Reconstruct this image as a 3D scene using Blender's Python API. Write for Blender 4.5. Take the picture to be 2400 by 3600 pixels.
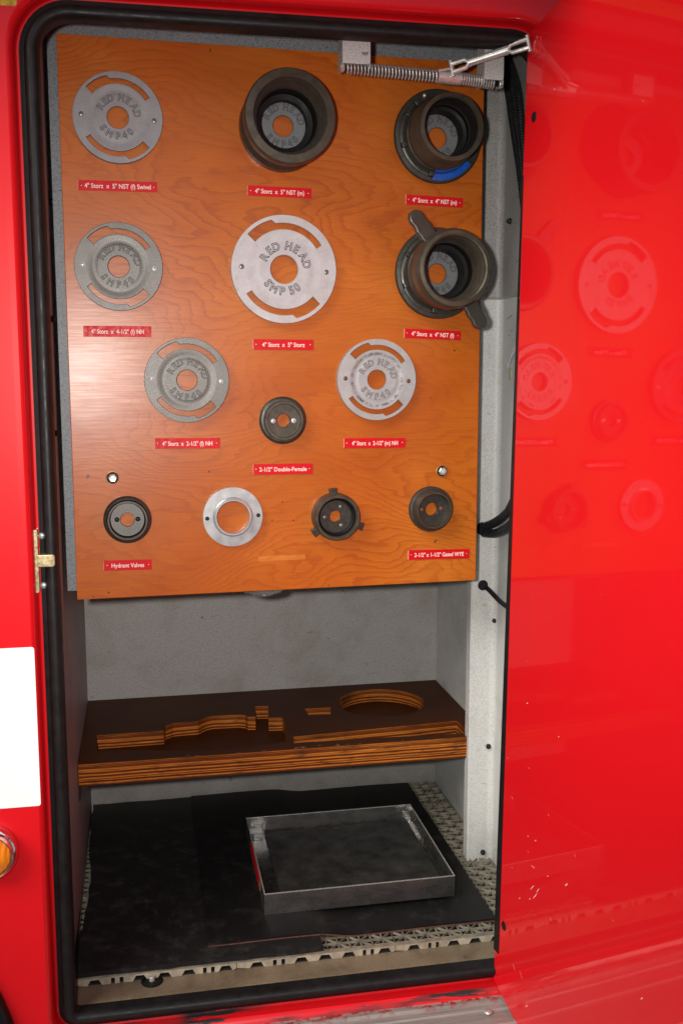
import bpy, bmesh, math, random
from mathutils import Vector, Matrix
from mathutils.geometry import interpolate_bezier
random.seed(7)
for o in list(bpy.data.objects):
    bpy.data.objects.remove(o)
SC = bpy.context.scene
COL = SC.collection
R = math.radians

# ------------------------------------------------------------------ camera
CAM_O = Vector((0.117886, -1.760475, 0.385193))
CAM_R = Vector((0.981609, -0.1909, -0.001133)).normalized()
CAM_F = Vector((0.188978, 0.972528, -0.135926)).normalized()
CAM_U = CAM_R.cross(CAM_F).normalized()
CAM_R = CAM_F.cross(CAM_U).normalized()
FPX = 3582.0
cd = bpy.data.cameras.new('camera')
cd.sensor_fit = 'VERTICAL'; cd.sensor_height = 36.0; cd.sensor_width = 24.0
cd.lens = 36.0 * FPX / 3600.0
cd.clip_start = 0.02; cd.clip_end = 500
cam = bpy.data.objects.new('camera', cd); COL.objects.link(cam)
cam.matrix_world = Matrix((
    (CAM_R.x, CAM_U.x, -CAM_F.x, CAM_O.x),
    (CAM_R.y, CAM_U.y, -CAM_F.y, CAM_O.y),
    (CAM_R.z, CAM_U.z, -CAM_F.z, CAM_O.z), (0, 0, 0, 1)))
SC.camera = cam

# ------------------------------------------------------------------ light
SUN_EL, SUN_AZ = 38.0, -54.0        # degrees; azimuth measured from the wall normal, minus = from the left
w = bpy.data.worlds.new('World'); SC.world = w; w.use_nodes = True
wn = w.node_tree.nodes; wl = w.node_tree.links
bg = wn['Background']
sky = wn.new('ShaderNodeTexSky'); sky.sky_type = 'NISHITA'; sky.sun_disc = False
sky.sun_elevation = R(SUN_EL); sky.sun_rotation = R(180 - SUN_AZ)
sky.dust_density = 3.0; sky.air_density = 1.0
wl.new(sky.outputs[0], bg.inputs[0]); bg.inputs[1].default_value = 0.065
sd = Vector((math.sin(R(SUN_AZ)) * math.cos(R(SUN_EL)), -math.cos(R(SUN_AZ)) * math.cos(R(SUN_EL)), math.sin(R(SUN_EL))))
sl = bpy.data.lights.new('sun', 'SUN'); sl.energy = 2.3; sl.angle = R(35); sl.color = (1.0, 0.96, 0.9)
so = bpy.data.objects.new('sun', sl); COL.objects.link(so)
so.rotation_euler = (-sd).to_track_quat('-Z', 'Y').to_euler(); so.location = sd * 6
# the camera's own flash, held to the left of the lens
fl = bpy.data.lights.new('camera_flash', 'SPOT'); fl.shadow_soft_size = 0.022; fl.spot_size = R(74); fl.spot_blend = 1.0; fl.energy = 100; fl.color = (1.0, 0.96, 0.91)
fo = bpy.data.objects.new('camera_flash', fl); COL.objects.link(fo)
fo.location = CAM_O - CAM_R * 0.085 + CAM_U * 0.03 + CAM_F * 0.02
fo.rotation_euler = (CAM_F - CAM_R * 0.02 + CAM_U * 0.0).to_track_quat('-Z', 'Y').to_euler()
SC.view_settings.view_transform = 'Standard'; SC.view_settings.look = 'None'
SC.view_settings.exposure = 0.0; SC.view_settings.gamma = 1.0
SC.view_settings.use_curve_mapping = False
SC.render.engine = 'CYCLES'

# ------------------------------------------------------------------ helpers
DS = 2400.0 / 1568.0
def ray(px, py):
    return CAM_F + CAM_R * ((px - 1200) / FPX) + CAM_U * ((1800 - py) / FPX)
def F(px, py, axis, val):                       # photo pixel -> point on the plane axis = val
    d = ray(px, py); return CAM_O + d * ((val - CAM_O[axis]) / d[axis])
def D(x, y, axis, val): return F(x * DS, y * DS, axis, val)
def onplane(px, py, p0, n):
    d = ray(px, py); return CAM_O + d * ((p0 - CAM_O).dot(n) / d.dot(n))

class MB:
    def __init__(s): s.v = []; s.f = []; s.m = []
    def add(s, vs, fs, m=0):
        b = len(s.v); s.v += [tuple(v) for v in vs]; s.f += [tuple(b + i for i in f) for f in fs]; s.m += [m] * len(fs); return s
    def box(s, x0, x1, y0, y1, z0, z1, m=0):
        return s.add([(x0,y0,z0),(x1,y0,z0),(x1,y1,z0),(x0,y1,z0),(x0,y0,z1),(x1,y0,z1),(x1,y1,z1),(x0,y1,z1)],
              [(3,2,1,0),(4,5,6,7),(0,1,5,4),(1,2,6,5),(2,3,7,6),(3,0,4,7)], m)
    def lathe(s, prof, seg=64, c=(0,0), closed=True, m=0, a0=0.0, a1=360.0):
        """prof: (r, h) list; axis points to the viewer (-y), h = height in front of the board"""
        full = abs(a1 - a0) >= 359.9
        n = seg if full else seg + 1
        vs = []; fs = []; k = len(prof)
        for i in range(n):
            a = R(a0 + (a1 - a0) * i / seg); ca, sa = math.cos(a), math.sin(a)
            for r, h in prof: vs.append((c[0] + r * ca, -h, c[1] + r * sa))
        for i in range(seg):
            j = (i + 1) % n
            for q in range(k if closed else k - 1):
                q2 = (q + 1) % k
                fs.append((i*k+q, j*k+q, j*k+q2, i*k+q2))
        if not full and closed:
            fs.append(tuple(range(k))[::-1]); fs.append(tuple((n-1)*k + q for q in range(k)))
        return s.add(vs, fs, m)
    def tube(s, path, rad, seg=10, m=0, caps=True):
        path = [Vector(p) for p in path]; n = len(path)
        rads = rad if isinstance(rad, (list, tuple)) else [rad] * n
        vs = []; fs = []; nrm = None
        for i, p in enumerate(path):
            t = (path[min(i+1, n-1)] - path[max(i-1, 0)])
            if t.length < 1e-9: t = Vector((0,0,1))
            t.normalize()
            if nrm is None:
                nrm = t.orthogonal().normalized()
            nrm = (nrm - t * nrm.dot(t)).normalized(); b = t.cross(nrm)
            for k in range(seg):
                a = 2 * math.pi * k / seg
                vs.append(p + (nrm * math.cos(a) + b * math.sin(a)) * rads[i])
        for i in range(n - 1):
            for k in range(seg):
                k2 = (k + 1) % seg
                fs.append((i*seg+k, i*seg+k2, (i+1)*seg+k2, (i+1)*seg+k))
        if caps:
            fs.append(tuple(range(seg))[::-1]); fs.append(tuple((n-1)*seg + k for k in range(seg)))
        return s.add(vs, fs, m)
    def prism(s, poly, y0, y1, m=0):             # polygon in xz, extruded along y
        n = len(poly)
        vs = [(x, y0, z) for x, z in poly] + [(x, y1, z) for x, z in poly]
        fs = [tuple(range(n)), tuple(range(2*n-1, n-1, -1))] + [(i, n+i, n+(i+1) % n, (i+1) % n) for i in range(n)]
        return s.add(vs, fs, m)
    def mesh(s, me, m=0):
        return s.add([v.co[:] for v in me.vertices], [tuple(p.vertices) for p in me.polygons], m)
    def xf(s, M):
        s.v = [tuple(M @ Vector(v)) for v in s.v]; return s
    def data(s, name, mats, smooth=40, bevel=0.0, fixn=True):
        me = bpy.data.meshes.new(name)
        me.from_pydata(s.v, [], s.f)
        if not isinstance(mats, (list, tuple)): mats = [mats]
        for mt in mats: me.materials.append(mt)
        me.polygons.foreach_set('material_index', s.m)
        if fixn or bevel:
            bm = bmesh.new(); bm.from_mesh(me)
            bmesh.ops.remove_doubles(bm, verts=bm.verts, dist=1e-6)
            bmesh.ops.recalc_face_normals(bm, faces=bm.faces)
            if bevel:
                es = [e for e in bm.edges if len(e.link_faces) == 2 and e.calc_face_angle(0) > R(35)]
                bmesh.ops.bevel(bm, geom=es, offset=bevel, segments=2, profile=0.6, affect='EDGES', clamp_overlap=True)
            bm.to_mesh(me); bm.free()
        if bevel and smooth != 50: smooth = 0
        if smooth:
            me.polygons.foreach_set('use_smooth', [True] * len(me.polygons))
            me.set_sharp_from_angle(angle=R(smooth))
            for p in me.polygons:
                if max(abs(c) for c in p.normal) > 0.9996: p.use_smooth = False
        me.update()
        return me
    def obj(s, name, mats, parent=None, **kw):
        return link(name, s.data(name, mats, **kw), parent)

def link(name, data, parent=None):
    o = bpy.data.objects.new(name, data); COL.objects.link(o)
    if parent is not None: o.parent = parent
    return o
def tag(o, label, cat, group=None, kind=None):
    if label: o['label'] = label
    if cat: o['category'] = cat
    if group: o['group'] = group
    if kind: o['kind'] = kind
    return o
def empty(name, label=None, cat=None, group=None, M=None):
    o = bpy.data.objects.new(name, None); COL.objects.link(o); o.empty_display_size = 0.02
    if M is not None: o.matrix_world = M
    return tag(o, label, cat, group)
def copy_tree(o, parent=None):
    c = o.copy(); COL.objects.link(c)
    if parent is not None: c.parent = parent
    for ch in list(o.children): copy_tree(ch, c)
    return c

def curve_mesh(splines, depth, bevel=0.0, res=1):
    """filled flat shape with holes in xy, half thickness depth, as a mesh lying in xz facing -y"""
    cu = bpy.data.curves.new('tmp', 'CURVE'); cu.dimensions = '2D'; cu.fill_mode = 'BOTH'
    cu.extrude = max(depth - bevel, 0); cu.bevel_depth = bevel; cu.bevel_resolution = res
    if bevel: cu.offset = -bevel
    for pts in splines:
        sp = cu.splines.new('POLY'); sp.points.add(len(pts) - 1)
        for p, q in zip(sp.points, pts): p.co = (q[0], q[1], 0, 1)
        sp.use_cyclic_u = True
    return eval_mesh(cu)
def eval_mesh(cu):
    ob = bpy.data.objects.new('tmp', cu); COL.objects.link(ob)
    bpy.context.view_layer.update()
    dg = bpy.context.evaluated_depsgraph_get()
    me = bpy.data.meshes.new_from_object(ob.evaluated_get(dg))
    bpy.data.objects.remove(ob); bpy.data.curves.remove(cu)
    me.transform(Matrix.Rotation(R(90), 4, 'X'))
    return me
def text_mesh(txt, size, depth=0.0, bevel=0.0, outline=False, offset=0.0):
    cu = bpy.data.curves.new('txt', 'FONT'); cu.body = txt; cu.size = size
    cu.align_x = 'CENTER'; cu.align_y = 'BOTTOM_BASELINE'
    cu.resolution_u = 4; cu.offset = offset
    cu.extrude = depth; cu.bevel_depth = bevel; cu.bevel_resolution = 0
    if outline: cu.fill_mode = 'NONE'
    return eval_mesh(cu)
def circ(r, n=48, c=(0,0)):
    return [(c[0] + r*math.cos(2*math.pi*i/n), c[1] + r*math.sin(2*math.pi*i/n)) for i in range(n)]
def smooth_path(pts, n=8):
    pts = [Vector(p) for p in pts]; out = []
    for i in range(len(pts) - 1):
        p0, p1 = pts[i], pts[i+1]
        t0 = (pts[i+1] - pts[max(i-1,0)]) / 6; t1 = (pts[min(i+2,len(pts)-1)] - pts[i]) / 6
        seg = interpolate_bezier(p0, p0 + t0, p1 - t1, p1, n + 1)
        out += seg if i == len(pts) - 2 else seg[:-1]
    return out

# ------------------------------------------------------------------ materials
YS, YB = -0.176, -0.208           # recessed flange of the opening, outer skin
class NT:
    def __init__(s, name):
        s.mat = bpy.data.materials.new(name); s.mat.use_nodes = True
        s.n = s.mat.node_tree.nodes; s.l = s.mat.node_tree.links; s.b = s.n['Principled BSDF']
    def new(s, t, **kw):
        nd = s.n.new(t)
        for k, v in kw.items(): setattr(nd, k, v)
        return nd
    def inp(s, nd, key, v):
        if hasattr(v, 'is_linked') or isinstance(v, bpy.types.NodeSocket): s.l.new(v, nd.inputs[key])
        else: nd.inputs[key].default_value = v
    def coord(s, scale=(1,1,1), loc=(0,0,0), rot=(0,0,0)):
        tc = s.new('ShaderNodeTexCoord'); mp = s.new('ShaderNodeMapping')
        s.l.new(tc.outputs['Object'], mp.inputs[0])
        mp.inputs['Scale'].default_value = scale; mp.inputs['Location'].default_value = loc; mp.inputs['Rotation'].default_value = rot
        return mp.outputs[0]
    def noise(s, vec, scale=1.0, detail=2.0, rough=0.5, dist=0.0):
        nd = s.new('ShaderNodeTexNoise'); s.l.new(vec, nd.inputs['Vector'])
        nd.inputs['Scale'].default_value = scale; nd.inputs['Detail'].default_value = detail
        nd.inputs['Roughness'].default_value = rough; nd.inputs['Distortion'].default_value = dist
        return nd.outputs['Fac']
    def math(s, op, a, b=None, c=None, clamp=False):
        nd = s.new('ShaderNodeMath', operation=op); nd.use_clamp = clamp
        s.inp(nd, 0, a)
        if b is not None: s.inp(nd, 1, b)
        if c is not None: s.inp(nd, 2, c)
        return nd.outputs[0]
    def ramp(s, fac, stops, interp='LINEAR'):
        nd = s.new('ShaderNodeValToRGB'); s.l.new(fac, nd.inputs[0]); cr = nd.color_ramp; cr.interpolation = interp
        while len(cr.elements) < len(stops): cr.elements.new(0.5)
        for e, (p, c) in zip(cr.elements, stops):
            e.position = p; e.color = (c if isinstance(c, (tuple, list)) else (c, c, c)) + ((1,) if not isinstance(c, (tuple, list)) or len(c) == 3 else ())
        return nd.outputs[0]
    def mix(s, fac, a, b, blend='MIX'):
        nd = s.new('ShaderNodeMix', data_type='RGBA', blend_type=blend)
        s.inp(nd, 0, fac)
        for k, v in ((6, a), (7, b)):
            if isinstance(v, tuple): nd.inputs[k].default_value = v + (1,) if len(v) == 3 else v
            else: s.l.new(v, nd.inputs[k])
        return nd.outputs[2]
    def bump(s, h, strength=0.2, dist=0.001):
        nd = s.new('ShaderNodeBump'); nd.inputs['Strength'].default_value = strength; nd.inputs['Distance'].default_value = dist
        s.l.new(h, nd.inputs['Height']); s.l.new(nd.outputs[0], s.b.inputs['Normal']); return nd
    def set(s, **kw):
        names = dict(color='Base Color', rough='Roughness', metal='Metallic', coat='Coat Weight', coatr='Coat Roughness', spec='Specular IOR Level', trans='Transmission Weight', ior='IOR')
        for k, v in kw.items():
            key = names[k]
            if isinstance(v, bpy.types.NodeSocket): s.l.new(v, s.b.inputs[key])
            else: s.b.inputs[key].default_value = (v + (1,)) if isinstance(v, tuple) else v
        return s.mat

def simple(name, col, rough=0.5, metal=0.0, var=0.15, nscale=40, bump=0.0, bscale=300, bdist=0.0004, coat=0.0, rvar=0.1, spec=0.5):
    t = NT(name); v = t.coord()
    n = t.noise(v, nscale, 4, 0.6)
    dark = tuple(c * (1 - var * 1.6) for c in col); lite = tuple(min(1, c * (1 + var)) for c in col)
    t.set(color=t.ramp(n, [(0.3, dark), (0.7, lite)]), metal=metal, coat=coat, spec=spec)
    t.set(rough=t.ramp(t.noise(v, nscale * 1.7, 3), [(0.3, max(0.02, rough - rvar)), (0.7, min(1, rough + rvar))]))
    if bump: t.bump(t.noise(v, bscale, 3), bump, bdist)
    return t.mat

def mat_red(name, base=(0.70, 0.0058, 0.011), scuff=False):
    t = NT(name); v = t.coord()
    n = t.noise(v, 3, 3)
    c = t.mix(n, tuple(x * 0.93 for x in base), base)
    rough = 0.28
    if scuff:
        vs = t.coord(scale=(5, 30, 60))
        m = t.math('MULTIPLY', t.ramp(t.noise(vs, 1.0, 5, 0.65, 0.4), [(0.50, 0.0), (0.545, 1.0)]),
                   t.ramp(t.noise(t.coord(), 9, 2), [(0.36, 0.15), (0.55, 1.0)]))
        c = t.mix(m, c, (0.012, 0.012, 0.013))
        t.set(rough=t.math('MULTIPLY_ADD', m, 0.4, 0.3))
        t.set(coat=t.math('MULTIPLY_ADD', m, -0.9, 0.9))
    else:
        t.set(rough=0.4, coat=0.85, spec=0.2)
    t.set(color=c, coatr=0.035)
    t.bump(t.math('MULTIPLY_ADD', t.noise(v, 9, 2), 6.0, t.noise(v, 900, 1)), 0.06, 0.0004)
    return t.mat

def mat_speckle(name, base=(0.36, 0.345, 0.33), dirt=0.25, lowdirt=0.0, dirtcol=(0.10, 0.085, 0.06), k=1.0):
    t = NT(name); v = t.coord()
    fine = t.noise(v, 520, 2, 0.7)
    sp = t.ramp(fine, [(0.33, 1 - 0.75 * k), (0.43, 1 - 0.15 * k), (0.6, 1.0), (0.72, 1 + 0.3 * k)])
    c = t.mix(1.0, base, sp, 'MULTIPLY')
    d1 = t.ramp(t.noise(v, 7, 5, 0.65, 0.3), [(0.48, 0.0), (0.72, 1.0)])
    c = t.mix(t.math('MULTIPLY', d1, dirt), c, dirtcol)
    marks = t.ramp(t.noise(t.coord(scale=(1, 1, 2.2)), 34, 4, 0.6, 0.8), [(0.66, 0.0), (0.72, 1.0)])
    zone = t.ramp(t.noise(v, 5, 2), [(0.48, 0.0), (0.6, 1.0)])
    c = t.mix(t.math('MULTIPLY', t.math('MULTIPLY', marks, zone), 0.75), c, (0.03, 0.03, 0.03))
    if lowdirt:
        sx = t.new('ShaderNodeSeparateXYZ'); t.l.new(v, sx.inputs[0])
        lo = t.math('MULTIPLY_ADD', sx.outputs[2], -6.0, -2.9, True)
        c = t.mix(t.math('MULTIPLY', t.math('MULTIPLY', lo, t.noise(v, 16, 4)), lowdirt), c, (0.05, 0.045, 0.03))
    t.set(color=c, rough=0.48, spec=0.4)
    t.bump(fine, 0.35, 0.0006)
    return t.mat

def mat_wood():
    t = NT('varnished_plywood')
    v = t.coord(scale=(1.0, 1.0, 1.0))
    warp = t.noise(t.coord(scale=(2.0, 1, 3.4), loc=(3.1, 0, 1.7)), 1.0, 2, 0.45, 0.3)
    sep = t.new('ShaderNodeSeparateXYZ'); t.l.new(v, sep.inputs[0])
    # rotary-cut figure: contour lines of a field that runs mainly along the grain
    field = t.math('ADD', t.math('MULTIPLY', sep.outputs[2], 22.0), t.math('MULTIPLY', warp, 18.0))
    fineW = t.noise(t.coord(scale=(9, 1, 30)), 1.0, 3, 0.6)
    field = t.math('ADD', field, t.math('MULTIPLY', fineW, 1.5))
    saw = t.math('FRACT', t.math('MULTIPLY', field, 2.1))
    late = t.ramp(saw, [(0.0, 0.05), (0.62, 0.30), (0.86, 1.0), (0.93, 0.85), (1.0, 0.05)])
    contrast = t.ramp(t.noise(t.coord(scale=(3, 1, 4)), 1.0, 2), [(0.35, 0.25), (0.65, 1.0)])
    late = t.math('MULTIPLY', late, contrast)
    fib = t.noise(t.coord(scale=(14, 1, 420)), 1.0, 3, 0.6)
    blot = t.noise(t.coord(scale=(2.6, 1, 5)), 1.0, 4, 0.6, 0.5)
    base = t.ramp(blot, [(0.25, (0.38, 0.075, 0.005)), (0.5, (0.49, 0.118, 0.008)), (0.75, (0.58, 0.165, 0.015))])
    c = t.mix(t.math('MULTIPLY', late, 0.55), base, (0.27, 0.042, 0.004))
    c = t.mix(t.math('MULTIPLY', t.ramp(fib, [(0.35, 0.0), (0.7, 1.0)]), 0.35), c, (0.27, 0.05, 0.006))
    spk = t.ramp(t.noise(t.coord(scale=(60, 1, 60)), 1.0, 2), [(0.735, 0.0), (0.77, 1.0)])
    c = t.mix(t.math('MULTIPLY', spk, 0.8), c, (0.07, 0.018, 0.005))
    # pale patch where a sign has been taken off
    def band(sock, lo, hi, e):
        a = t.math('MULTIPLY', t.math('SUBTRACT', sock, lo), 1.0 / e, clamp=True)
        b = t.math('MULTIPLY', t.math('SUBTRACT', hi, sock), 1.0 / e, clamp=True)
        return t.math('MULTIPLY', a, b)
    rag = t.math('MULTIPLY_ADD', t.noise(t.coord(scale=(300, 1, 500)), 1.0, 3), 0.006, -0.003)
    px = t.math('ADD', sep.outputs[0], rag); pz = t.math('ADD', sep.outputs[2], rag)
    scar = t.math('MULTIPLY', band(px, 0.311, 0.3985, 0.003), band(pz, 0.0530, 0.0632, 0.0015))
    scar = t.math('MULTIPLY', scar, t.ramp(t.noise(t.coord(scale=(40, 1, 200)), 1.0, 3), [(0.3, 0.45), (0.6, 0.95)]))
    c = t.mix(t.math('MULTIPLY', scar, 0.75), c, (0.62, 0.22, 0.035))
    # reddish unfaded finish where a sign or disc covers it is left as is
    t.set(color=c, rough=t.ramp(fib, [(0.3, 0.30), (0.7, 0.46)]), spec=0.25, coat=0.30)
    t.set(coatr=t.ramp(blot, [(0.3, 0.20), (0.7, 0.32)]))
    h = t.math('MULTIPLY_ADD', fib, 0.6, late)
    t.bump(h, 0.10, 0.0005)
    return t.mat

def mat_ply(name, top=(0.062, 0.017, 0.0045), z0=-0.352, step=0.0074):
    """plywood shelf: dark stained faces, striped cut edges"""
    t = NT(name); v = t.coord()
    geo = t.new('ShaderNodeNewGeometry'); nz = t.new('ShaderNodeSeparateXYZ'); t.l.new(geo.outputs['Normal'], nz.inputs[0])
    sep = t.new('ShaderNodeSeparateXYZ'); t.l.new(v, sep.inputs[0])
    wob = t.math('MULTIPLY_ADD', t.noise(t.coord(scale=(10, 10, 10)), 1.0, 2), 0.0022, -0.0011)
    zz = t.math('ADD', sep.outputs[2], wob)
    k = t.math('MULTIPLY', t.math('SUBTRACT', zz, z0), 1.0 / step)
    fr = t.math('FRACT', k)
    lay = t.new('ShaderNodeTexNoise', noise_dimensions='1D'); t.l.new(t.math('MULTIPLY', zz, 290.0), lay.inputs['W']); lay.inputs['Scale'].default_value = 1.0; lay.inputs['Detail'].default_value = 1.0
    wob2 = t.math('MULTIPLY_ADD', t.noise(t.coord(scale=(5, 5, 5)), 1.0, 2), 0.16, -0.08)
    stripe = t.ramp(t.math('ADD', lay.outputs['Fac'], wob2), [(0.42, 0.0), (0.49, 0.15), (0.54, 0.9), (0.64, 1.0)])
    streak = t.noise(t.coord(scale=(25, 25, 600)), 1.0, 3, 0.65)
    stripe = t.math('MULTIPLY', stripe, t.ramp(streak, [(0.3, 0.35), (0.6, 1.0)]))
    e = t.mix(stripe, (0.10, 0.020, 0.004), (0.56, 0.18, 0.027))
    grime = t.ramp(t.noise(t.coord(scale=(13, 13, 60)), 1.0, 5, 0.7, 0.6), [(0.53, 0.0), (0.68, 1.0)])
    e = t.mix(t.math('MULTIPLY', grime, 0.7), e, (0.022, 0.012, 0.008))
    blot = t.noise(t.coord(scale=(6, 9, 6)), 1.0, 4, 0.6)
    f = t.mix(blot, tuple(x * 0.55 for x in top), tuple(x * 1.5 for x in top))
    gr = t.noise(t.coord(scale=(10, 300, 10)), 1.0, 2)
    f = t.mix(t.math('MULTIPLY', gr, 0.4), f, tuple(x * 0.6 for x in top))
    side = t.math('LESS_THAN', t.math('ABSOLUTE', nz.outputs[2]), 0.6)
    t.set(color=t.mix(side, f, e), rough=0.5, spec=0.10)
    t.bump(t.math('ADD', stripe, streak), 0.25, 0.0008)
    return t.mat

def mat_cast(name, col, rough=0.55, metal=0.6, stain=0.0):
    t = NT(name); v = t.coord()
    n = t.noise(v, 900, 2, 0.7); big = t.noise(v, 38, 4, 0.6)
    c = t.ramp(big, [(0.3, tuple(x * 0.84 for x in col)), (0.7, tuple(min(1, x * 1.06) for x in col))])
    gr = t.ramp(n, [(0.35, 0.78), (0.65, 1.1)])
    c = t.mix(1.0, c, gr, 'MULTIPLY')
    st = t.ramp(t.noise(v, 95, 4, 0.65), [(0.63, 0.0), (0.72, 1.0)])
    c = t.mix(t.math('MULTIPLY', st, 0.35), c, tuple(x * 0.35 for x in col))
    if stain:
        sep = t.new('ShaderNodeSeparateXYZ'); t.l.new(v, sep.inputs[0])
        rr = t.math('SQRT', t.math('ADD', t.math('POWER', sep.outputs[0], 2.0), t.math('POWER', sep.outputs[2], 2.0)))
        ring = t.math('SUBTRACT', 1.0, t.math('MULTIPLY', t.math('ABSOLUTE', t.math('SUBTRACT', rr, 0.0455)), 260.0), clamp=True)
        m = t.math('MULTIPLY', ring, t.ramp(t.noise(v, 130, 4, 0.7), [(0.42, 0.0), (0.6, 1.0)]))
        c = t.mix(t.math('MULTIPLY', m, stain), c, (0.03, 0.03, 0.03))
    t.set(color=c, rough=t.ramp(n, [(0.3, rough - 0.12), (0.7, rough + 0.12)]), metal=metal)
    t.bump(n, 0.4, 0.0005)
    return t.mat

M = {}
M['red'] = mat_red('red_paint'); M['red_scuff'] = mat_red('scuffed_red_paint', scuff=True)
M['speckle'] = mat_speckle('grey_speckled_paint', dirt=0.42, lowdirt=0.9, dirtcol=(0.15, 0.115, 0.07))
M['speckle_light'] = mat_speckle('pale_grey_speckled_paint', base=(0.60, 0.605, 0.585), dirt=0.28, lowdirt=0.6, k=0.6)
M['speckle_dark'] = mat_speckle('blue_grey_speckled_paint', base=(0.20, 0.21, 0.225), dirt=0.15)
M['pan'] = mat_speckle('gritty_floor_paint', base=(0.22, 0.17, 0.11), dirt=0.8, dirtcol=(0.05, 0.035, 0.02))
M['rubber'] = simple('black_rubber', (0.0085, 0.0085, 0.009), 0.5, spec=0.3, var=0.3, bump=0.2)
M['conduit'] = simple('black_conduit', (0.018, 0.018, 0.020), 0.32, var=0.2)
M['mat'] = simple('dark_tile_underlay', (0.017, 0.0165, 0.016), 0.62, var=0.35, nscale=16, bump=0.3, bscale=600)
def mat_mat(base, dust, name='dusty_rubber_mat'):
    t = NT(name); v = t.coord()
    d = t.ramp(t.noise(v, 26, 5, 0.7), [(0.50, 0.0), (0.78, 1.0)])
    s = t.ramp(t.noise(t.coord(scale=(90, 14, 1), rot=(0, 0, 0.5)), 1.0, 3, 0.6), [(0.66, 0.0), (0.74, 1.0)])
    f = t.ramp(t.noise(v, 420, 2), [(0.70, 0.0), (0.78, 1.0)])
    c = t.mix(t.math('MULTIPLY', d, dust), (base, base, base), (0.09, 0.085, 0.075))
    c = t.mix(t.math('MULTIPLY', s, 0.12), c, (0.16, 0.16, 0.15))
    c = t.mix(t.math('MULTIPLY', f, 0.35), c, (0.22, 0.20, 0.17))
    t.set(color=c, rough=t.math('MULTIPLY_ADD', d, 0.25, 0.5), spec=0.18); t.bump(t.noise(v, 700, 2), 0.25, 0.0005)
    return t.mat
M['mat2'] = mat_mat(0.008, 0.20); M['mat1'] = mat_mat(0.013, 0.34, 'gritty_rubber_mat')
M['liner'] = simple('dusty_grey_rubber', (0.030, 0.029, 0.027), 0.65, var=0.35, nscale=30, bump=0.2, spec=0.25)
M['wood'] = mat_wood(); M['ply'] = mat_ply('stained_plywood', z0=-0.380)
M['cast'] = mat_cast('cast_aluminium', (0.29, 0.285, 0.295), metal=0.25)
M['cast_white'] = mat_cast('bright_cast_aluminium', (0.50, 0.49, 0.50), metal=0.15)
M['cast_stain'] = mat_cast('stained_cast_aluminium', (0.40, 0.40, 0.405), metal=0.2, stain=0.9)
M['cast_dark'] = mat_cast('grey_cast_aluminium', (0.140, 0.132, 0.120), rough=0.42, metal=0.3)
M['cast_mid'] = mat_cast('plain_grey_casting', (0.17, 0.172, 0.18), metal=0.2)
M['dark'] = simple('hard_coated_aluminium', (0.050, 0.047, 0.039), 0.36, 0.35, var=0.12, nscale=60, bump=0.08, bscale=900)
M['brown'] = simple('bronze_coated_aluminium', (0.072, 0.059, 0.042), 0.38, 0.35, var=0.15, nscale=50, bump=0.08, bscale=900)
M['black_metal'] = simple('black_bore', (0.008, 0.0078, 0.0075), 0.5, 0.0, var=0.2, spec=0.15)
M['zinc'] = simple('zinc_screw', (0.75, 0.76, 0.78), 0.3, 0.4, var=0.1, nscale=300)
M['zinc_dull'] = simple('dull_screw', (0.26, 0.25, 0.24), 0.35, 0.5, var=0.2, nscale=300)
M['rust'] = simple('rusty_screw', (0.23, 0.09, 0.06), 0.5, 0.4, var=0.4, nscale=500)
M['steel'] = simple('bright_steel', (0.62, 0.61, 0.59), 0.3, 0.6, var=0.12, nscale=120)
M['machined'] = simple('machined_aluminium', (0.52, 0.53, 0.54), 0.3, 0.6, var=0.04, nscale=30, rvar=0.05)
M['chrome'] = simple('chrome', (0.72, 0.72, 0.72), 0.07, 1.0, var=0.04, rvar=0.03)
M['groove'] = simple('recess_dirt_and_shade', (0.030, 0.028, 0.027), 0.7, var=0.3, nscale=400)  # dark letter outlines: dirt plus the shadow at raised edges, put into the colour
M['hole'] = simple('black_hole', (0.006, 0.006, 0.006), 0.8, var=0.2)
M['sign'] = simple('red_engraving_plastic', (0.58, 0.003, 0.012), 0.45, spec=0.2, var=0.05, nscale=90)
M['cream'] = simple('cream_engraving', (0.80, 0.74, 0.62), 0.5, var=0.04)
M['brass'] = simple('brass_pin', (0.55, 0.32, 0.09), 0.3, 0.8, var=0.1)
M['blue'] = simple('blue_paint', (0.008, 0.085, 0.42), 0.35, var=0.15, nscale=120, bump=0.2, bscale=500)
M['tile'] = simple('beige_plastic', (0.36, 0.32, 0.24), 0.5, var=0.28, nscale=45, bump=0.1)
M['tile_dirty'] = simple('grimy_beige_plastic', (0.21, 0.19, 0.145), 0.45, var=0.3, nscale=40)
M['gold'] = simple('gold_leaf', (0.75, 0.42, 0.06), 0.4, 0.6, var=0.3, nscale=120, bump=0.3, bscale=120)
M['striker'] = simple('yellow_zinc_steel', (0.52, 0.42, 0.24), 0.34, 0.75, var=0.2, nscale=130, bump=0.1)
M['white'] = simple('white_reflective_sheet', (0.92, 0.92, 0.90), 0.4, var=0.02)
M['amber'] = None
def mat_amber():
    t = NT('amber_lens'); v = t.coord()
    n = t.noise(v, 90, 3)
    t.set(color=t.mix(n, (0.90, 0.16, 0.006), (0.98, 0.40, 0.02)), rough=0.10, coat=1.0, coatr=0.02)
    wv = t.new('ShaderNodeTexWave', wave_type='RINGS'); t.l.new(t.coord(), wv.inputs[0]); wv.inputs['Scale'].default_value = 60
    t.bump(wv.outputs['Fac'], 0.5, 0.002); return t.mat
M['amber'] = mat_amber()
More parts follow.
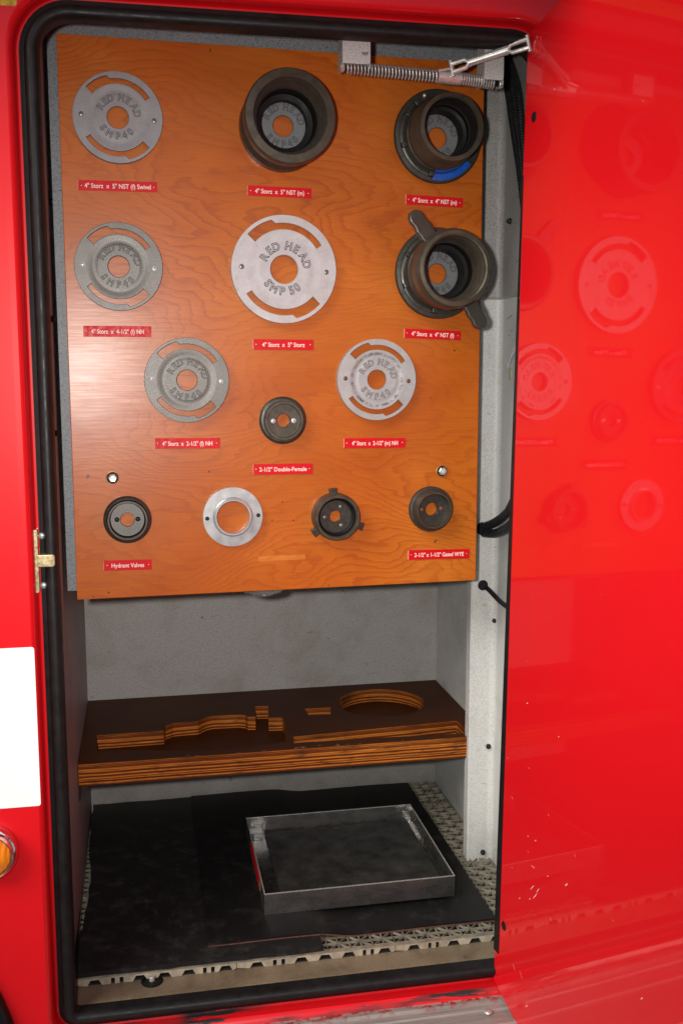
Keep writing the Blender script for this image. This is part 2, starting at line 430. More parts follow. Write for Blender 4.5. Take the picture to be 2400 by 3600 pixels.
def mat_tray():
    t = NT('worn_sheet_steel'); v = t.coord()
    br = t.noise(t.coord(scale=(30, 30, 60)), 1.0, 4, 0.6); bl = t.noise(v, 22, 4, 0.6)
    c = t.mix(bl, (0.24, 0.23, 0.22), (0.42, 0.41, 0.39))
    sp = t.ramp(t.noise(t.coord(scale=(1, 1, 2)), 44, 5, 0.7), [(0.62, 0.0), (0.70, 1.0)])
    c = t.mix(t.math('MULTIPLY', sp, 0.7), c, (0.07, 0.06, 0.05))
    t.set(color=c, metal=0.95, rough=t.ramp(br, [(0.3, 0.20), (0.7, 0.36)])); t.bump(br, 0.06, 0.0004); return t.mat
M['tray'] = mat_tray()
def mat_step():
    t = NT('worn_step_aluminium'); v = t.coord()
    m = t.ramp(t.noise(t.coord(scale=(1, 1.6, 1)), 70, 5, 0.7), [(0.50, 0.0), (0.56, 1.0)])
    sep = t.new('ShaderNodeSeparateXYZ'); t.l.new(v, sep.inputs[0])
    near = t.math('MULTIPLY', t.math('ADD', sep.outputs[1], -YB + 0.016), 120.0, clamp=True)
    ln = t.ramp(t.noise(t.coord(scale=(8, 260, 8)), 1.0, 4, 0.7), [(0.4, 0.0), (0.7, 1.0)])
    c = t.mix(t.math('MULTIPLY', ln, 0.6), (0.44, 0.43, 0.40), (0.20, 0.17, 0.15))
    c = t.mix(t.math('MULTIPLY', m, near), c, (0.40, 0.03, 0.03))
    t.set(color=c, metal=0.45, rough=0.42); t.bump(ln, 0.15, 0.001); return t.mat
M['step'] = mat_step()
def mat_glass():
    t = NT('clear_lamp_glass'); v = t.coord()
    t.set(color=t.mix(t.noise(v, 30), (0.75, 0.76, 0.72), (0.85, 0.85, 0.82)), rough=0.08, trans=0.85, ior=1.45); return t.mat
M['glass'] = mat_glass()
M['bracket'] = mat_speckle('pale_grey_bracket_paint', base=(0.50, 0.50, 0.49), dirt=0.15)
M['caulk'] = simple('old_sealant', (0.33, 0.33, 0.22), 0.45, var=0.2, bump=0.3, bscale=200)
M['asphalt'] = simple('asphalt', (0.06, 0.06, 0.06), 0.9, var=0.4, nscale=60, bump=0.5, bscale=200)
M['chip'] = simple('bare_chip', (0.70, 0.62, 0.60), 0.6, var=0.2)

ZF = F(1191, 3440, 1, YS + 0.002).z            # floor pan
TZ = ZF + 0.0185                                # top of the floor tiles
YBK = (D(999, 1790, 2, TZ).y + D(214, 1850, 2, TZ + 0.008).y) / 2
XR = (D(1003, 1345, 1, YBK).x + D(1000, 1563, 1, YBK).x) / 2
XL = (D(190, 1380, 1, YBK).x + D(203, 1608, 1, YBK).x + D(214, 1850, 1, YBK).x) / 3
ZS = (D(203, 1608, 1, YBK - 0.004).z + D(1000, 1563, 1, YBK - 0.004).z) / 2      # top of the shelf
SY0 = D(175, 1757, 2, ZS).y
ZC = 0.965
YPJ = SY0 - 0.014                               # front face of the right-hand post
XPJ = (D(1070, 1690, 1, YPJ).x + D(1088, 1380, 1, YPJ).x) / 2
XSF = max((D(1140, 1340, 1, YPJ).x + D(1146, 950, 1, YPJ).x) / 2, XPJ + 0.03)
print('depths', ZF, TZ, YBK, XL, XR, ZS, SY0, XPJ, XSF)

# ------------------------------------------------------------------ ground
tag(MB().box(-30, 30, -30, 30, -1.35, -1.30).obj('ground', M['asphalt']), None, None, kind='structure')

# ------------------------------------------------------------------ fire engine
FE = empty('fire_engine', 'red fire engine body with an open side equipment compartment', 'fire engine')
# opening path (centre line of the door seal): x0,x1,z0,z1 with corner radii
sx0 = sum(F(*p, 1, YS).x for p in [(118, 320), (155, 1776), (182, 2290), (218, 2891)]) / 4
OX0, OX1 = sx0, 0.746
OZ0 = F(1191, 3468, 1, YS).z; OZ1 = (F(383, 36, 1, YS).z + F(1194, 108, 1, YS).z) / 2
print('opening', OX0, OX1, OZ0, OZ1)
def rrect(o, n=10, radii=(0.012, 0.05, 0.052, 0.02)):        # BL, BR, TR, TL ; offset o outward
    bl, br, tr, tl = 0.02, 0.03, 0.055, 0.060
    pts = []
    for (cx, cz, r, a0) in ((OX0 + bl, OZ0 + bl, bl, 180), (OX1 - br, OZ0 + br, br, 270), (OX1 - tr, OZ1 - tr, tr, 0), (OX0 + tl, OZ1 - tl, tl, 90)):
        for i in range(n + 1):
            a = R(a0 + 90 * i / n); ca, sa = math.cos(a), math.sin(a)
            pts.append((cx + ca * (r + o), cz + sa * (r + o)))
    return pts
def sweep(prof, closed_prof):
    mb = MB(); loops = [rrect(o) for o, f in prof]; n = len(loops[0]); k = len(prof)
    vs = [(loops[q][i][0], YS - prof[q][1], loops[q][i][1]) for i in range(n) for q in range(k)]
    fs = []
    for i in range(n):
        j = (i + 1) % n
        for q in range(k if closed_prof else k - 1):
            q2 = (q + 1) % k
            fs.append((i*k+q, j*k+q, j*k+q2, i*k+q2))
    return mb.add(vs, fs)
# outer skin with the rounded, recessed opening
mb = sweep([(-0.009, -0.012), (-0.009, -0.002), (-0.007, 0.0), (0.0165, 0.0), (0.0185, 0.002), (0.0195, 0.016), (0.0205, 0.023), (0.0235, 0.0285), (0.028, 0.0318), (0.036, 0.032)], False)
big = [(-0.9, -0.80), (1.9, -0.80), (1.9, 1.35), (-0.9, 1.35)]
sheet = curve_mesh([big, rrect(0.036)], 0.001)
sheet.transform(Matrix.Translation((0, YB + 0.001, 0)))
mb.obj('opening_rim', M['red'], FE, smooth=50)
MB().mesh(sheet).obj('body_side', M['red'], FE, smooth=0)
# worn sill strip along the bottom flange
bx0, bx1 = OX0 + 0.005, OX1 - 0.02
MB().add([(bx0, YS - 0.0025, OZ0 - 0.012), (bx1, YS - 0.0025, OZ0 - 0.012), (bx1, YS - 0.004, OZ0 - 0.0185), (bx0, YS - 0.004, OZ0 - 0.0185),
          (bx1, YB + 0.008, OZ0 - 0.0185), (bx0, YB + 0.008, OZ0 - 0.0185), (bx1, YB - 0.001, OZ0 - 0.025), (bx0, YB - 0.001, OZ0 - 0.025),
          (bx1, YB - 0.0025, OZ0 - 0.046), (bx0, YB - 0.0025, OZ0 - 0.046)],
         [(0, 1, 2, 3), (3, 2, 4, 5), (5, 4, 6, 7), (7, 6, 8, 9)]).obj('sill_lip', M['red_scuff'], FE, smooth=60, fixn=True)
# door seal: flat base with a hollow-looking bulb
mb = sweep([(0.013, 0.0005), (0.0128, 0.006), (0.006, 0.0075), (0.0045, 0.011), (0.0025, 0.0165), (-0.0025, 0.0195), (-0.008, 0.019), (-0.0120, 0.0155), (-0.0140, 0.009), (-0.0150, -0.008), (-0.012, -0.009), (-0.0125, 0.0005)], True)
mb.obj('door_seal', M['rubber'], FE, smooth=45)
# compartment lining
IX0, IX1 = OX0 + 0.012, OX1 - 0.012
mb = MB(); mb.box(XL - 0.004, XL, YS + 0.012, YBK, ZF - 0.02, ZC)
mb.obj('left_wall', M['speckle'], FE)
MB().box(XR + 0.0005, XR + 0.004, YPJ + 0.02, YBK, ZF - 0.02, ZC).obj('right_wall', M['speckle_light'], FE)
MB().box(XL - 0.01, XR + 0.01, YBK + 0.0003, YBK + 0.004, ZF - 0.02, ZC + 0.01).obj('back_wall', M['speckle'], FE)
MB().box(XL - 0.01, XR + 0.01, YS + 0.012, YBK + 0.003, ZC + 0.0003, ZC + 0.004).obj('ceiling', M['speckle'], FE)
prof = [(YBK, ZF), (YS + 0.016, ZF), (YS + 0.008, ZF - 0.001), (YS + 0.002, ZF - 0.004), (YS - 0.001, ZF - 0.010), (YS - 0.0015, ZF - 0.03)]
vs = [(XL - 0.002, y, z) for y, z in prof] + [(XR + 0.002, y, z) for y, z in prof]; k = len(prof)
MB().add(vs, [(i, i + 1, k + i + 1, k + i) for i in range(k - 1)]).obj('floor_pan', M['pan'], FE, smooth=60)
# right-hand post: front face, rounded inside bend, side face running out to the door
pp = [(XPJ, YPJ + 0.026), (XPJ, YPJ + 0.003), (XPJ + 0.003, YPJ), (XSF - 0.012, YPJ)]
r0 = 0.012
for i in range(1, 7):
    a = R(90 * i / 6); pp.append((XSF - 0.012 + r0 * math.sin(a), YPJ - r0 + r0 * math.cos(a)))
pp += [(XSF, YS + 0.05), (OX1 + 0.0, YS + 0.012)]
mb = MB(); vs = [(x, y, ZF) for x, y in pp] + [(x, y, ZC) for x, y in pp]; k = len(pp)
mb.add(vs, [(i, i + 1, k + i + 1, k + i) for i in range(k - 1)])
post = mb.obj('door_post', M['speckle_light'], FE, smooth=50)
# upper cover sheet on the post
zc0 = D(1160, 684, 1, YPJ).z
mb = MB(); po = [(x - 0.0 if i < 2 else x - 0.003, y - 0.004) for i, (x, y) in enumerate(pp)]
po = [(XPJ - 0.001, YPJ - 0.012)] + [(max(x - 0.004, XPJ - 0.001), y - 0.005) for x, y in pp[1:]]
k = len(po)
mb.add([(x, y, zc0) for x, y in po] + [(x, y, ZC) for x, y in po] + [(x + .004, y + .0045, zc0 - 0.004) for x, y in po],
       [(i, i + 1, k + i + 1, k + i) for i in range(k - 1)] + [(2*k + i, 2*k + i + 1, i + 1, i) for i in range(k - 1)])
mb.obj('post_cover', M['speckle'], FE, smooth=50)
# black rubber bumpers on both posts
def dome(r, h): return [(0.0001, h), (r*0.5, h*0.93), (r*0.85, h*0.6), (r, h*0.15), (r, 0), (0.0001, 0)]
bump_me = MB().lathe(dome(0.0055, 0.008), 16).data('rubber_bumper', M['rubber'])
for i, (x, y) in enumerate([(1172, 508), (1147, 1123), (1135, 1425), (1121, 1714), (1108, 1957)]):
    p = D(x, y, 0, XSF - (0.004 if i == 0 else 0)); front = p.y > YPJ - 0.014
    if front: p = D(x, y, 1, YPJ)
    o = link('rubber_bumper', bump_me, FE); o.location = p; o.rotation_euler = (0, 0, R(-20 if front else -90))
for x, y in [(113, 464), (118, 733), (124, 995)]:
    p = D(x, y, 0, XL); o = link('rubber_bumper', bump_me, FE); o.location = p; o.rotation_euler = (0, 0, R(90))

# white sheet, gold stripe, marker lamp, wheel arch, step
c = [F(*p, 1, YB - 0.001) for p in [(0, 2277), (115, 2275), (150, 2832)]]
xr, zt, zb = (c[1].x + c[2].x) / 2, c[1].z, c[2].z
def rpoly(x0, x1, z0, z1, r, n=5):
    out = []
    for cx, cz, a0 in ((x0+r, z0+r, 180), (x1-r, z0+r, 270), (x1-r, z1-r, 0), (x0+r, z1-r, 90)):
        for i in range(n+1):
            a = R(a0 + 90*i/n); out.append((cx + r*math.cos(a), cz + r*math.sin(a)))
    return out
MB().prism(rpoly(xr - 0.30, xr, zb, zt, 0.004), YB - 0.0008, YB + 0.0002).obj('reflective_sheet', M['white'], FE)
gz = F(30, 20, 1, YB).z
MB().prism(rpoly(-0.6, F(60, 15, 1, YB).x, gz, gz + 0.03, 0.003), YB - 0.0006, YB + 0.0002).obj('gold_stripe', M['gold'], FE)
MB().box(0.0, 1.6, YB - 0.0006, YB + 0.0002, 0.962, 0.985).obj('gold_stripe', M['gold'], FE)
mc = F(-33, 2991, 1, YB)
lamp = MB().lathe([(0.0, 0.002), (0.0425, 0.002), (0.0430, 0.010), (0.0415, 0.016), (0.0380, 0.024), (0.0350, 0.027), (0.0335, 0.0265), (0.0330, 0.022), (0.0, 0.020)][1:-1] + [(0.033, 0.002)], 48).obj('marker_lamp', M['chrome'], FE)
lamp.location = mc
MB().lathe([(0.0001, 0.0335), (0.012, 0.033), (0.022, 0.030), (0.030, 0.0245), (0.0326, 0.021), (0.0326, 0.006), (0.0001, 0.006)], 40).obj('lens', M['amber'], lamp)
pa, pb = F(0, 3453, 1, YB), F(38, 3600, 1, YB)
ctr = Vector((pb.x - 0.40, 0, pb.z - 0.10)); ra = (Vector((pa.x, 0, pa.z)) - ctr).length
rb = (Vector((pb.x, 0, pb.z)) - ctr).length; ra = (ra + rb) / 2
mb = MB(); mb.lathe([(ra, 0.002), (ra - 0.004, 0.014), (ra - 0.016, 0.016), (ra - 0.07, 0.012), (ra - 0.07, 0.002)], 60, a0=-10, a1=190)
ob = mb.obj('wheel_arch_trim', M['rubber'], FE); ob.location = (ctr.x, YB, ctr.z)
ZST = F(1191, 3572, 1, YB).z - 0.001
mb = MB()
prof = [(YB + 0.012, ZST - 0.03), (YB + 0.012, ZST + 0.004), (YB - 0.004, ZST + 0.0045), (YB - 0.012, ZST + 0.004), (YB - 0.0135, ZST - 0.001), (YB - 0.026, ZST - 0.002), (YB - 0.0275, ZST - 0.005), (YB - 0.058, ZST - 0.0055), (YB - 0.0595, ZST - 0.002), (YB - 0.066, ZST - 0.002), (YB - 0.0675, ZST - 0.0055), (YB - 0.17, ZST - 0.007), (YB - 0.175, ZST - 0.012), (YB - 0.175, ZST - 0.05)]
k = len(prof)
mb.add([(-0.05, y, z) for y, z in prof] + [(1.6, y, z) for y, z in prof], [(i, i+1, k+i+1, k+i) for i in range(k-1)])
step = mb.obj('running_board', M['step'], FE, smooth=30)
bp = F(1715, 3555, 2, ZST)
sb = MB().lathe(dome(0.007, 0.004), 18).data('bolt', M['steel'])
for dx in (0, 0.45, -0.45):
    o = link('bolt', sb, step); o.location = (bp.x + dx, min(bp.y, YB - 0.016), ZST - 0.002); o.rotation_euler = (R(-90), 0, 0)
# aluminium tread-plate ledge above the opening (seen mirrored in the door, shades the header)
LZ, LY = 1.035, YB - 0.20
dp = MB().box(-0.6, 1.6, LY, YB - 0.003, LZ, LZ + 0.06).obj('tread_plate_ledge', M['tray'], FE, bevel=0.003)
mb = MB()
for i in range(70):
    for j in range(8):
        x = -0.1 + i * 0.022 + (j % 2) * 0.011; y = LY + 0.015 + j * 0.022; s = 1 if (i + j) % 2 else -1
        mb.add([(x-0.008, y-0.003*s, LZ), (x, y-0.004, LZ), (x+0.008, y+0.003*s, LZ), (x, y+0.004, LZ), (x, y, LZ-0.0025)], [(0,1,4), (1,2,4), (2,3,4), (3,0,4)])
tr = mb.obj('tread', M['tray'], dp, smooth=0, fixn=False); tr['kind'] = 'stuff'

# striker on the left door flange
yk = YS - 0.008
a0, a1 = F(118, 1862, 1, yk), F(140, 2082, 1, yk); tx = F(196, 1962, 1, yk - 0.004)
xm = (a0.x + a1.x) / 2
st = MB().prism(rpoly(xm - 0.0045, xm + 0.0035, a1.z, a0.z, 0.003), YS - 0.014, YS + 0.0).obj('door_striker', M['striker'], FE, bevel=0.0006)
zm0, zm1 = F(196, 1985, 1, yk).z, F(196, 1943, 1, yk).z
mb = MB().prism([(xm + 0.003, zm0), (tx.x - 0.002, zm0), (tx.x, zm0 + 0.003), (tx.x, zm1 - 0.003), (tx.x - 0.002, zm1), (xm + 0.003, zm1)], YS - 0.026, YS - 0.004)
mb.obj('striker_pin', M['striker'], st, bevel=0.001)
for zz in (a0.z - 0.010, a1.z + 0.010):
    o = MB().lathe(dome(0.006, 0.005), 16).obj('bolt', M['steel'], st); o.location = (xm + 0.009, YS - 0.004, zz)

# ---- the open door
ph, tl = R(186.77), R(0.92)
DN = Vector((math.cos(ph) * math.cos(tl), math.sin(ph) * math.cos(tl), math.sin(tl)))
DP = DN * -0.67638
DU = Vector((-math.sin(ph), math.cos(ph), 0)).normalized()
DV = DU.cross(DN) * -1
if DV.z < 0: DV = -DV
e0 = onplane(1854, 120, DP, DN); e1 = onplane(1733, 3444, DP, DN)
em = (e0 + e1) / 2
DM = Matrix(((DU.x, -DN.x, DV.x, em.x), (DU.y, -DN.y, DV.y, em.y), (DU.z, -DN.z, DV.z, em.z), (0, 0, 0, 1)))   # local: x out along door, -y = face, z up
DI = DM.inverted()
def dl(px, py): return DI @ onplane(px, py, DP, DN)
l0, l1 = dl(1854, 120), dl(1733, 3444)
lc = dl(1968, 0); lb = dl(1812, 3600)
print('door', l0, l1, lc, lb)
door = empty('door', None, None); door.parent = FE; door.matrix_world = DM
Lw = 0.78
def ext(a, b, x): return (x, a.z + (b.z - a.z) * (x - a.x) / (b.x - a.x))
poly = [(l1.x, l1.z), ext(l1, lb, 0.14), (Lw, ext(l1, lb, 0.14)[1]), (Lw, ext(l0, lc, 0.16)[1]), ext(l0, lc, 0.16), (l0.x, l0.z)]
mb = MB(); mb.prism(poly, 0.0, 0.016)
mb.prism([(0.13, l1.z + 0.02), (Lw - 0.02, l1.z + 0.02), (Lw - 0.02, l0.z), (0.13, l0.z)], 0.0155, 0.05)
dpan = mb.obj('door_panel', M['red'], door, bevel=0.002, smooth=40)
# black edge gasket, wider towards the bottom
def edge_x(z): return l1.x + (l0.x - l1.x) * (z - l1.z) / (l0.z - l1.z)
z0, z1 = dl(1745, 3345).z, dl(1838, 620).z
mb = MB().add([(edge_x(z0) - 0.001, -0.0012, z0), (edge_x(z0) + 0.017, -0.0012, z0), (edge_x(z1) + 0.004, -0.0012, z1), (edge_x(z1) - 0.001, -0.0012, z1),
               (edge_x(z0) - 0.001, 0.018, z0), (edge_x(z0) + 0.017, 0.001, z0), (edge_x(z1) + 0.004, 0.001, z1), (edge_x(z1) - 0.001, 0.018, z1)],
              [(0,1,2,3), (0,3,7,4), (1,5,6,2), (0,4,5,1), (3,2,6,7)])
mb.obj('edge_gasket', M['rubber'], door)
for q in ((1876, 411), (1770, 3255)):
    p = dl(*q); o = MB().lathe(dome(0.008, 0.002), 18).obj('rubber_plug', M['rubber'], door); o.location = (p.x, 0, p.z)
# anchor bracket for the holder rod
p = dl(1868, 175)
MB().prism([(p.x - 0.004, p.z - 0.012), (p.x + 0.028, p.z - 0.014), (p.x + 0.028, p.z + 0.012), (p.x - 0.004, p.z + 0.010)], -0.0015, 0.001).obj('anchor_plate', M['red'], door, bevel=0.001)
# paint chips
mb = MB()
chips = [(1882, 2955, 6, 1.1), (1870, 3045, 9, .5), (1862, 3160, 5, 1.4), (1876, 3050, 6, 1.3), (1856, 2995, 7, -.9), (1800, 2805, 10, -1.0), (1855, 2940, 4, .9), (1927, 2865, 5, -1.1), (2021, 3008, 6, -1.), (1826, 3158, 7, 1.5), (1880, 3150, 30, 1.45), (1870, 3120, 26, 1.35), (1890, 3130, 22, 1.6), (1990, 3110, 14, 1.2), (1800, 3050, 3, 0), (1784, 2665, 2, 0), (1852, 2325, 4, -.8), (1853, 2472, 5, .4), (2255, 3510, 8, 1.3), (1925, 3080, 4, .5), (1935, 3232, 7, -1.), (2153, 3235, 4, -1.), (1806, 3400, 16, -1.1), (1832, 3430, 18, -1.), (1858, 2700, 3, 0), (2110, 2090, 2, 0), (1963, 2590, 4, 1.)]
for (x, y, L, sl_) in chips:
    p = dl(x, y); L = L * 0.00035 + 0.0008; a = math.atan(sl_) if abs(sl_) < 9 else 1.5; wd = 0.0006 + random.random() * 0.0005
    dx, dz = math.cos(a) * L * 1.2, -math.sin(a) * L * -1.0
    mb.add([(p.x - dx, -0.0004, p.z - dz), (p.x + wd, -0.0004, p.z - wd * .4), (p.x + dx, -0.0004, p.z + dz), (p.x - wd, -0.0004, p.z + wd * .4)], [(0, 1, 2, 3)])
o = mb.obj('paint_chips', M['chip'], door, smooth=0); o['kind'] = 'stuff'

# ---- door holder: springs, brackets, link rod
HY = -0.132
hold = empty('door_holder'); hold.parent = FE
def hz(px, py, y=HY): return F(px, py, 1, y)
bA0, bA1 = hz(1197, 120), hz(1294, 237); bB0, bB1 = hz(1692, 178), hz(1757, 292)
for (q0, q1) in ((bA0, bA1), (bB0, bB1)):
    mb = MB(); top = 0.905
    mb.prism(rpoly(q0.x, q1.x, q1.z, top, 0.004), HY - 0.016, HY - 0.0145)
    mb.box(q0.x, q0.x + 0.0015, HY - 0.0146, HY + 0.022, q1.z - 0.006, top)
    mb.box(q1.x - 0.0015, q1.x, HY - 0.0146, HY + 0.018, q1.z - 0.006, top)
    mb.box(q0.x, q1.x, HY + 0.0, HY + 0.022, top, ZC)
    mb.obj('holder_bracket', M['bracket'], hold, bevel=0.0005)
def coil(pa, pb, turns, r, wr, name):
    pa, pb = Vector(pa), Vector(pb); ax = (pb - pa); L = ax.length; ax.normalize()
    u = ax.orthogonal().normalized(); v = ax.cross(u); n = int(turns * 14)
    pts = [pa + ax * L * i / n + (u * math.cos(2*math.pi*turns*i/n) + v * math.sin(2*math.pi*turns*i/n)) * r for i in range(n + 1)]
    return MB().tube(pts, wr, 6).obj(name, M['steel'], hold, fixn=False)
sA, sB, sC, sD = hz(1214, 238), hz(1536, 268), hz(1614, 276), hz(1735, 293)
coil(sA, sB, 27, 0.0085, 0.0016, 'spring'); coil(sC, sD, 14, 0.0085, 0.0016, 'spring')
MB().tube([hz(1200, 236), hz(1762, 296)], 0.0045, 12).obj('guide_rod', M['black_metal'], hold)
MB().tube([sB, sC], 0.0105, 18).obj('slider', M['steel'], hold, smooth=60)
for q in (hz(1203, 236), hz(1758, 296)):
    MB().tube([q - Vector((0.004, 0, 0)), q + Vector((0.003, 0, 0))], 0.008, 6).obj('nut', M['steel'], hold, smooth=20)
# rod with a fork at either end
pv = hz(1587, 240, HY - 0.012); dend = onplane(1856, 152, DP + DN * 0.006, DN)
f1 = pv.lerp(dend, 0.22); f2 = pv.lerp(dend, 0.74)
MB().tube([f1, f1.lerp(f2, 0.3), f2], [0.0065, 0.0062, 0.0072], 14).obj('link_rod', M['steel'], hold)
MB().tube([hz(1540, 248, HY - 0.012), pv], 0.002, 8).obj('link_pin', M['steel'], hold)
ax = (dend - pv).normalized(); upv = (Vector((0, 0, 1)) - ax * ax.z).normalized()
for (a, b) in ((f1, pv), (f2, dend)):
    mb = MB()
    for s in (-1, 1):
        mb.tube([a - (b - a).normalized() * 0.002, a + upv * s * 0.006 + (b - a) * 0.18, b + upv * s * 0.0065], [0.003, 0.0034, 0.0034], 8)
    mb.obj('fork', M['steel'], hold)
    MB().tube([b - upv * 0.013, b + upv * 0.012], 0.0032, 10).obj('fork_pin', M['steel'], hold)

# ------------------------------------------------------------------ cables (things of their own)
def conduit(path, r, name, mat, corr=True, seg=10):
    pts = smooth_path(path, 10)
    L = sum((pts[i+1] - pts[i]).length for i in range(len(pts)-1)); n = int(L / (0.0014 if corr else 0.004))
    cum = [0]
    for i in range(len(pts)-1): cum.append(cum[-1] + (pts[i+1] - pts[i]).length)
    out = []; k = 0
    for i in range(n + 1):
        s = L * i / n
        while k < len(cum) - 2 and cum[k+1] < s: k += 1
        out.append(pts[k].lerp(pts[k+1], (s - cum[k]) / max(1e-9, cum[k+1] - cum[k])))
    rr = [r * (1.0 if (i // 2) % 2 == 0 else 0.86) if corr else r for i in range(n + 1)]
    return MB().tube(out, rr, seg).obj(name, mat, None, smooth=60, fixn=False)
XS2 = XSF - 0.016
for i, (dx, ln) in enumerate(((0, 0), (12, 10), (24, 22))):
    pts = [D(1146 + dx * .6, 118, 0, XS2 - 0.004 * i), D(1163 + dx, 200, 0, XS2 - 0.004*i), D(1178 + dx * .8, 300, 0, XS2 - 0.004*i), D(1193 + dx * .55, 400, 0, XS2 - 0.004*i), D(1206 + dx * .3, 520 - ln, 0, XS2 - 0.003*i), D(1217, 620, 0, XS2)]
    tag(conduit(pts, 0.0062, 'corrugated_conduit', M['conduit']), ('black corrugated conduit nearest the wooden board in the bundle below the spring', 'middle black corrugated conduit of the bundle below the spring', 'black corrugated conduit nearest the red door in the bundle below the spring')[i], 'cable', 'conduits bundled at the top of the door post')
for i, (a, b, c_, d_) in enumerate((((1108, 1211), (1136, 1200), (1165, 1177), (1196, 1132)), ((1106, 1224), (1138, 1224), (1170, 1207), (1198, 1174)))):
    xx = XSF - 0.009 - 0.003 * i
    tag(conduit([D(*a, 1, YPJ + 0.012), D(*b, 0, xx - 0.014), D(*c_, 0, xx - 0.02), D(*d_, 0, xx - 0.03), Vector((XSF + 0.004, YS + 0.045, D(*d_, 0, xx - 0.03).z + 0.05))], 0.0088, 'corrugated_conduit', M['conduit']),
        ('upper' if i == 0 else 'lower') + ' of two black corrugated conduits curving out of a hole beside the wooden board', 'cable', 'conduits out of the post hole')
tag(conduit([D(1108, 1344, 1, YPJ + 0.01), D(1122, 1355, 1, YPJ - 0.01), D(1146, 1380, 0, XSF - 0.012), D(1166, 1396, 0, XSF - 0.012), D(1182, 1412, 0, XSF - 0.014), Vector((XSF + 0.004, YS + 0.045, D(1182, 1412, 0, XSF - 0.014).z - 0.03))], 0.0048, 'braided_cable', M['rubber'], corr=False),
    'thin black taped cable leaving a grommet below the wooden board', 'cable')
for q, r_, nm in (((1106, 1214), 0.013, 'grommet'), ((1108, 1344), 0.0105, 'grommet')):
    p = D(*q, 1, YPJ); o = MB().lathe([(r_, 0.0), (r_, 0.0015), (r_ * .8, 0.003), (r_ * .72, 0.001), (0.0001, 0.0006), (0.0001, 0.0)], 24).obj(nm, M['rubber'], FE); o.location = p
p0, p1 = D(1167, 843, 0, XSF - 0.003), D(1189, 788, 0, XSF - 0.014)
tag(MB().tube(smooth_path([p0 + Vector((0.006, 0, 0)), p0, p0.lerp(p1, .4) + Vector((-0.004, 0, 0)), p1], 6), 0.0032, 8).obj('wire_hook', M['zinc']), 'bent grey steel hook sticking out of the door post', 'hook')
o = MB().lathe(dome(0.007, 0.003), 16).obj('sealant_blob', M['caulk'], FE); o.location = D(1172, 858, 0, XSF); o.rotation_euler = (0, 0, R(-90)); o.scale = (1, 1, 1.7)

# ------------------------------------------------------------------ wooden board and its grey backing
BA = R(2.0)
BRZ = Matrix.Rotation(BA, 4, 'Z')
BW, BH = 0.72, 0.91914
board = MB().box(0, BW, 0, 0.018, 0, BH).obj('wooden_board', M['wood'], None, bevel=0.0012)
board.matrix_world = BRZ
tag(board, 'varnished orange plywood board hung with fittings and red signs', 'board')
bk = MB().box(-0.016, BW + 0.008, 0.0185, 0.032, 0.012, ZC - 0.012).obj('backing_panel', M['speckle_dark'], None, bevel=0.001)
bk.matrix_world = BRZ
tag(bk, 'grey speckled panel behind the plywood board', 'panel')
def at(x, z, h=0.0, rot=0.0):
    return BRZ @ Matrix.Translation((x, -h, z)) @ Matrix.Rotation(R(rot), 4, 'Y')

# screws
def screw_mesh(name, r, mat):
    mb = MB().lathe([(0.0001, r*0.32), (r*0.6, r*0.30), (r*0.92, r*0.14), (r, 0), (0.0001, -0.001)], 20)
    for a in (0, 90):
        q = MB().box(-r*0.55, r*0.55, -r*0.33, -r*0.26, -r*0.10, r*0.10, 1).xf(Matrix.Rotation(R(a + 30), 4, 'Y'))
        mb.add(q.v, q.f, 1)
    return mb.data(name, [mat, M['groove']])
SCR = {k: screw_mesh('screw', 0.0042, M[m]) for k, m in dict(zinc='zinc', dull='zinc_dull', rust='rust', black='black_metal').items()}
def screw(parent, x, z, h, kind='zinc', s=1.0, rot=0):
    o = link('screw', SCR[kind], parent); o.location = (x, -h, z); o.scale = (s, s, s); o.rotation_euler = (0, R(rot), 0); return o

# cast mounting discs
def arc_slot(s, a0, a1, flip):
    ri, ro, rw = 0.0523*s, 0.0606*s, 0.0662*s
    k = 180 if flip else 0; pts = []; n = 26
    for i in range(n + 1):
        a = a0 + (a1 - a0) * i / n; pts.append((ri, a))
    e = []
    st_ = 107
    for i in range(8): e.append((rw, 140 - (140 - st_) * i / 7))
    e.append(((rw + ro) / 2, st_ - 2))
    for i in range(18): e.append((ro, st_ - 4 - (st_ - 4 - a0) * i / 17))
    pts += e
    return [(r * math.cos(R(a + k)), r * math.sin(R(a + k))) for r, a in pts]
def letter_ring(chars, r, size, depth, outline, flip):
    """chars: (letter, angle); flip: tops point inwards (bottom legend)"""
    mb = MB(); zc = 0.36 * size
    for ch, a in chars:
        me = text_mesh(ch, size, 0.0 if outline else depth, 0.00066 * size / 0.0145 if outline else 0.0, outline)
        me.transform(Matrix.Diagonal((0.92, 1, 1, 1)))
        rot = (90 - a) if not flip else (270 - a)
        rr = r - zc if not flip else -(r + zc)
        m_ = Matrix.Rotation(R(rot), 4, 'Y') @ Matrix.Translation((0, 0, rr))
        me.transform(m_); mb.mesh(me); bpy.data.meshes.remove(me)
    return mb
TOPL = [('R', 153), ('E', 132), ('D', 113.5), ('H', 81), ('E', 61), ('A', 36.5), ('D', 15.5)]
BOTL = [('S', 218), ('M', 244), ('P', 271), ('4', 293), ('0', 314)]
BOT5 = [('S', 222), ('M', 243), ('P', 266), ('5', 292), ('0', 309)]
T0, T1 = 0.008, 0.0135
PLATES = {}
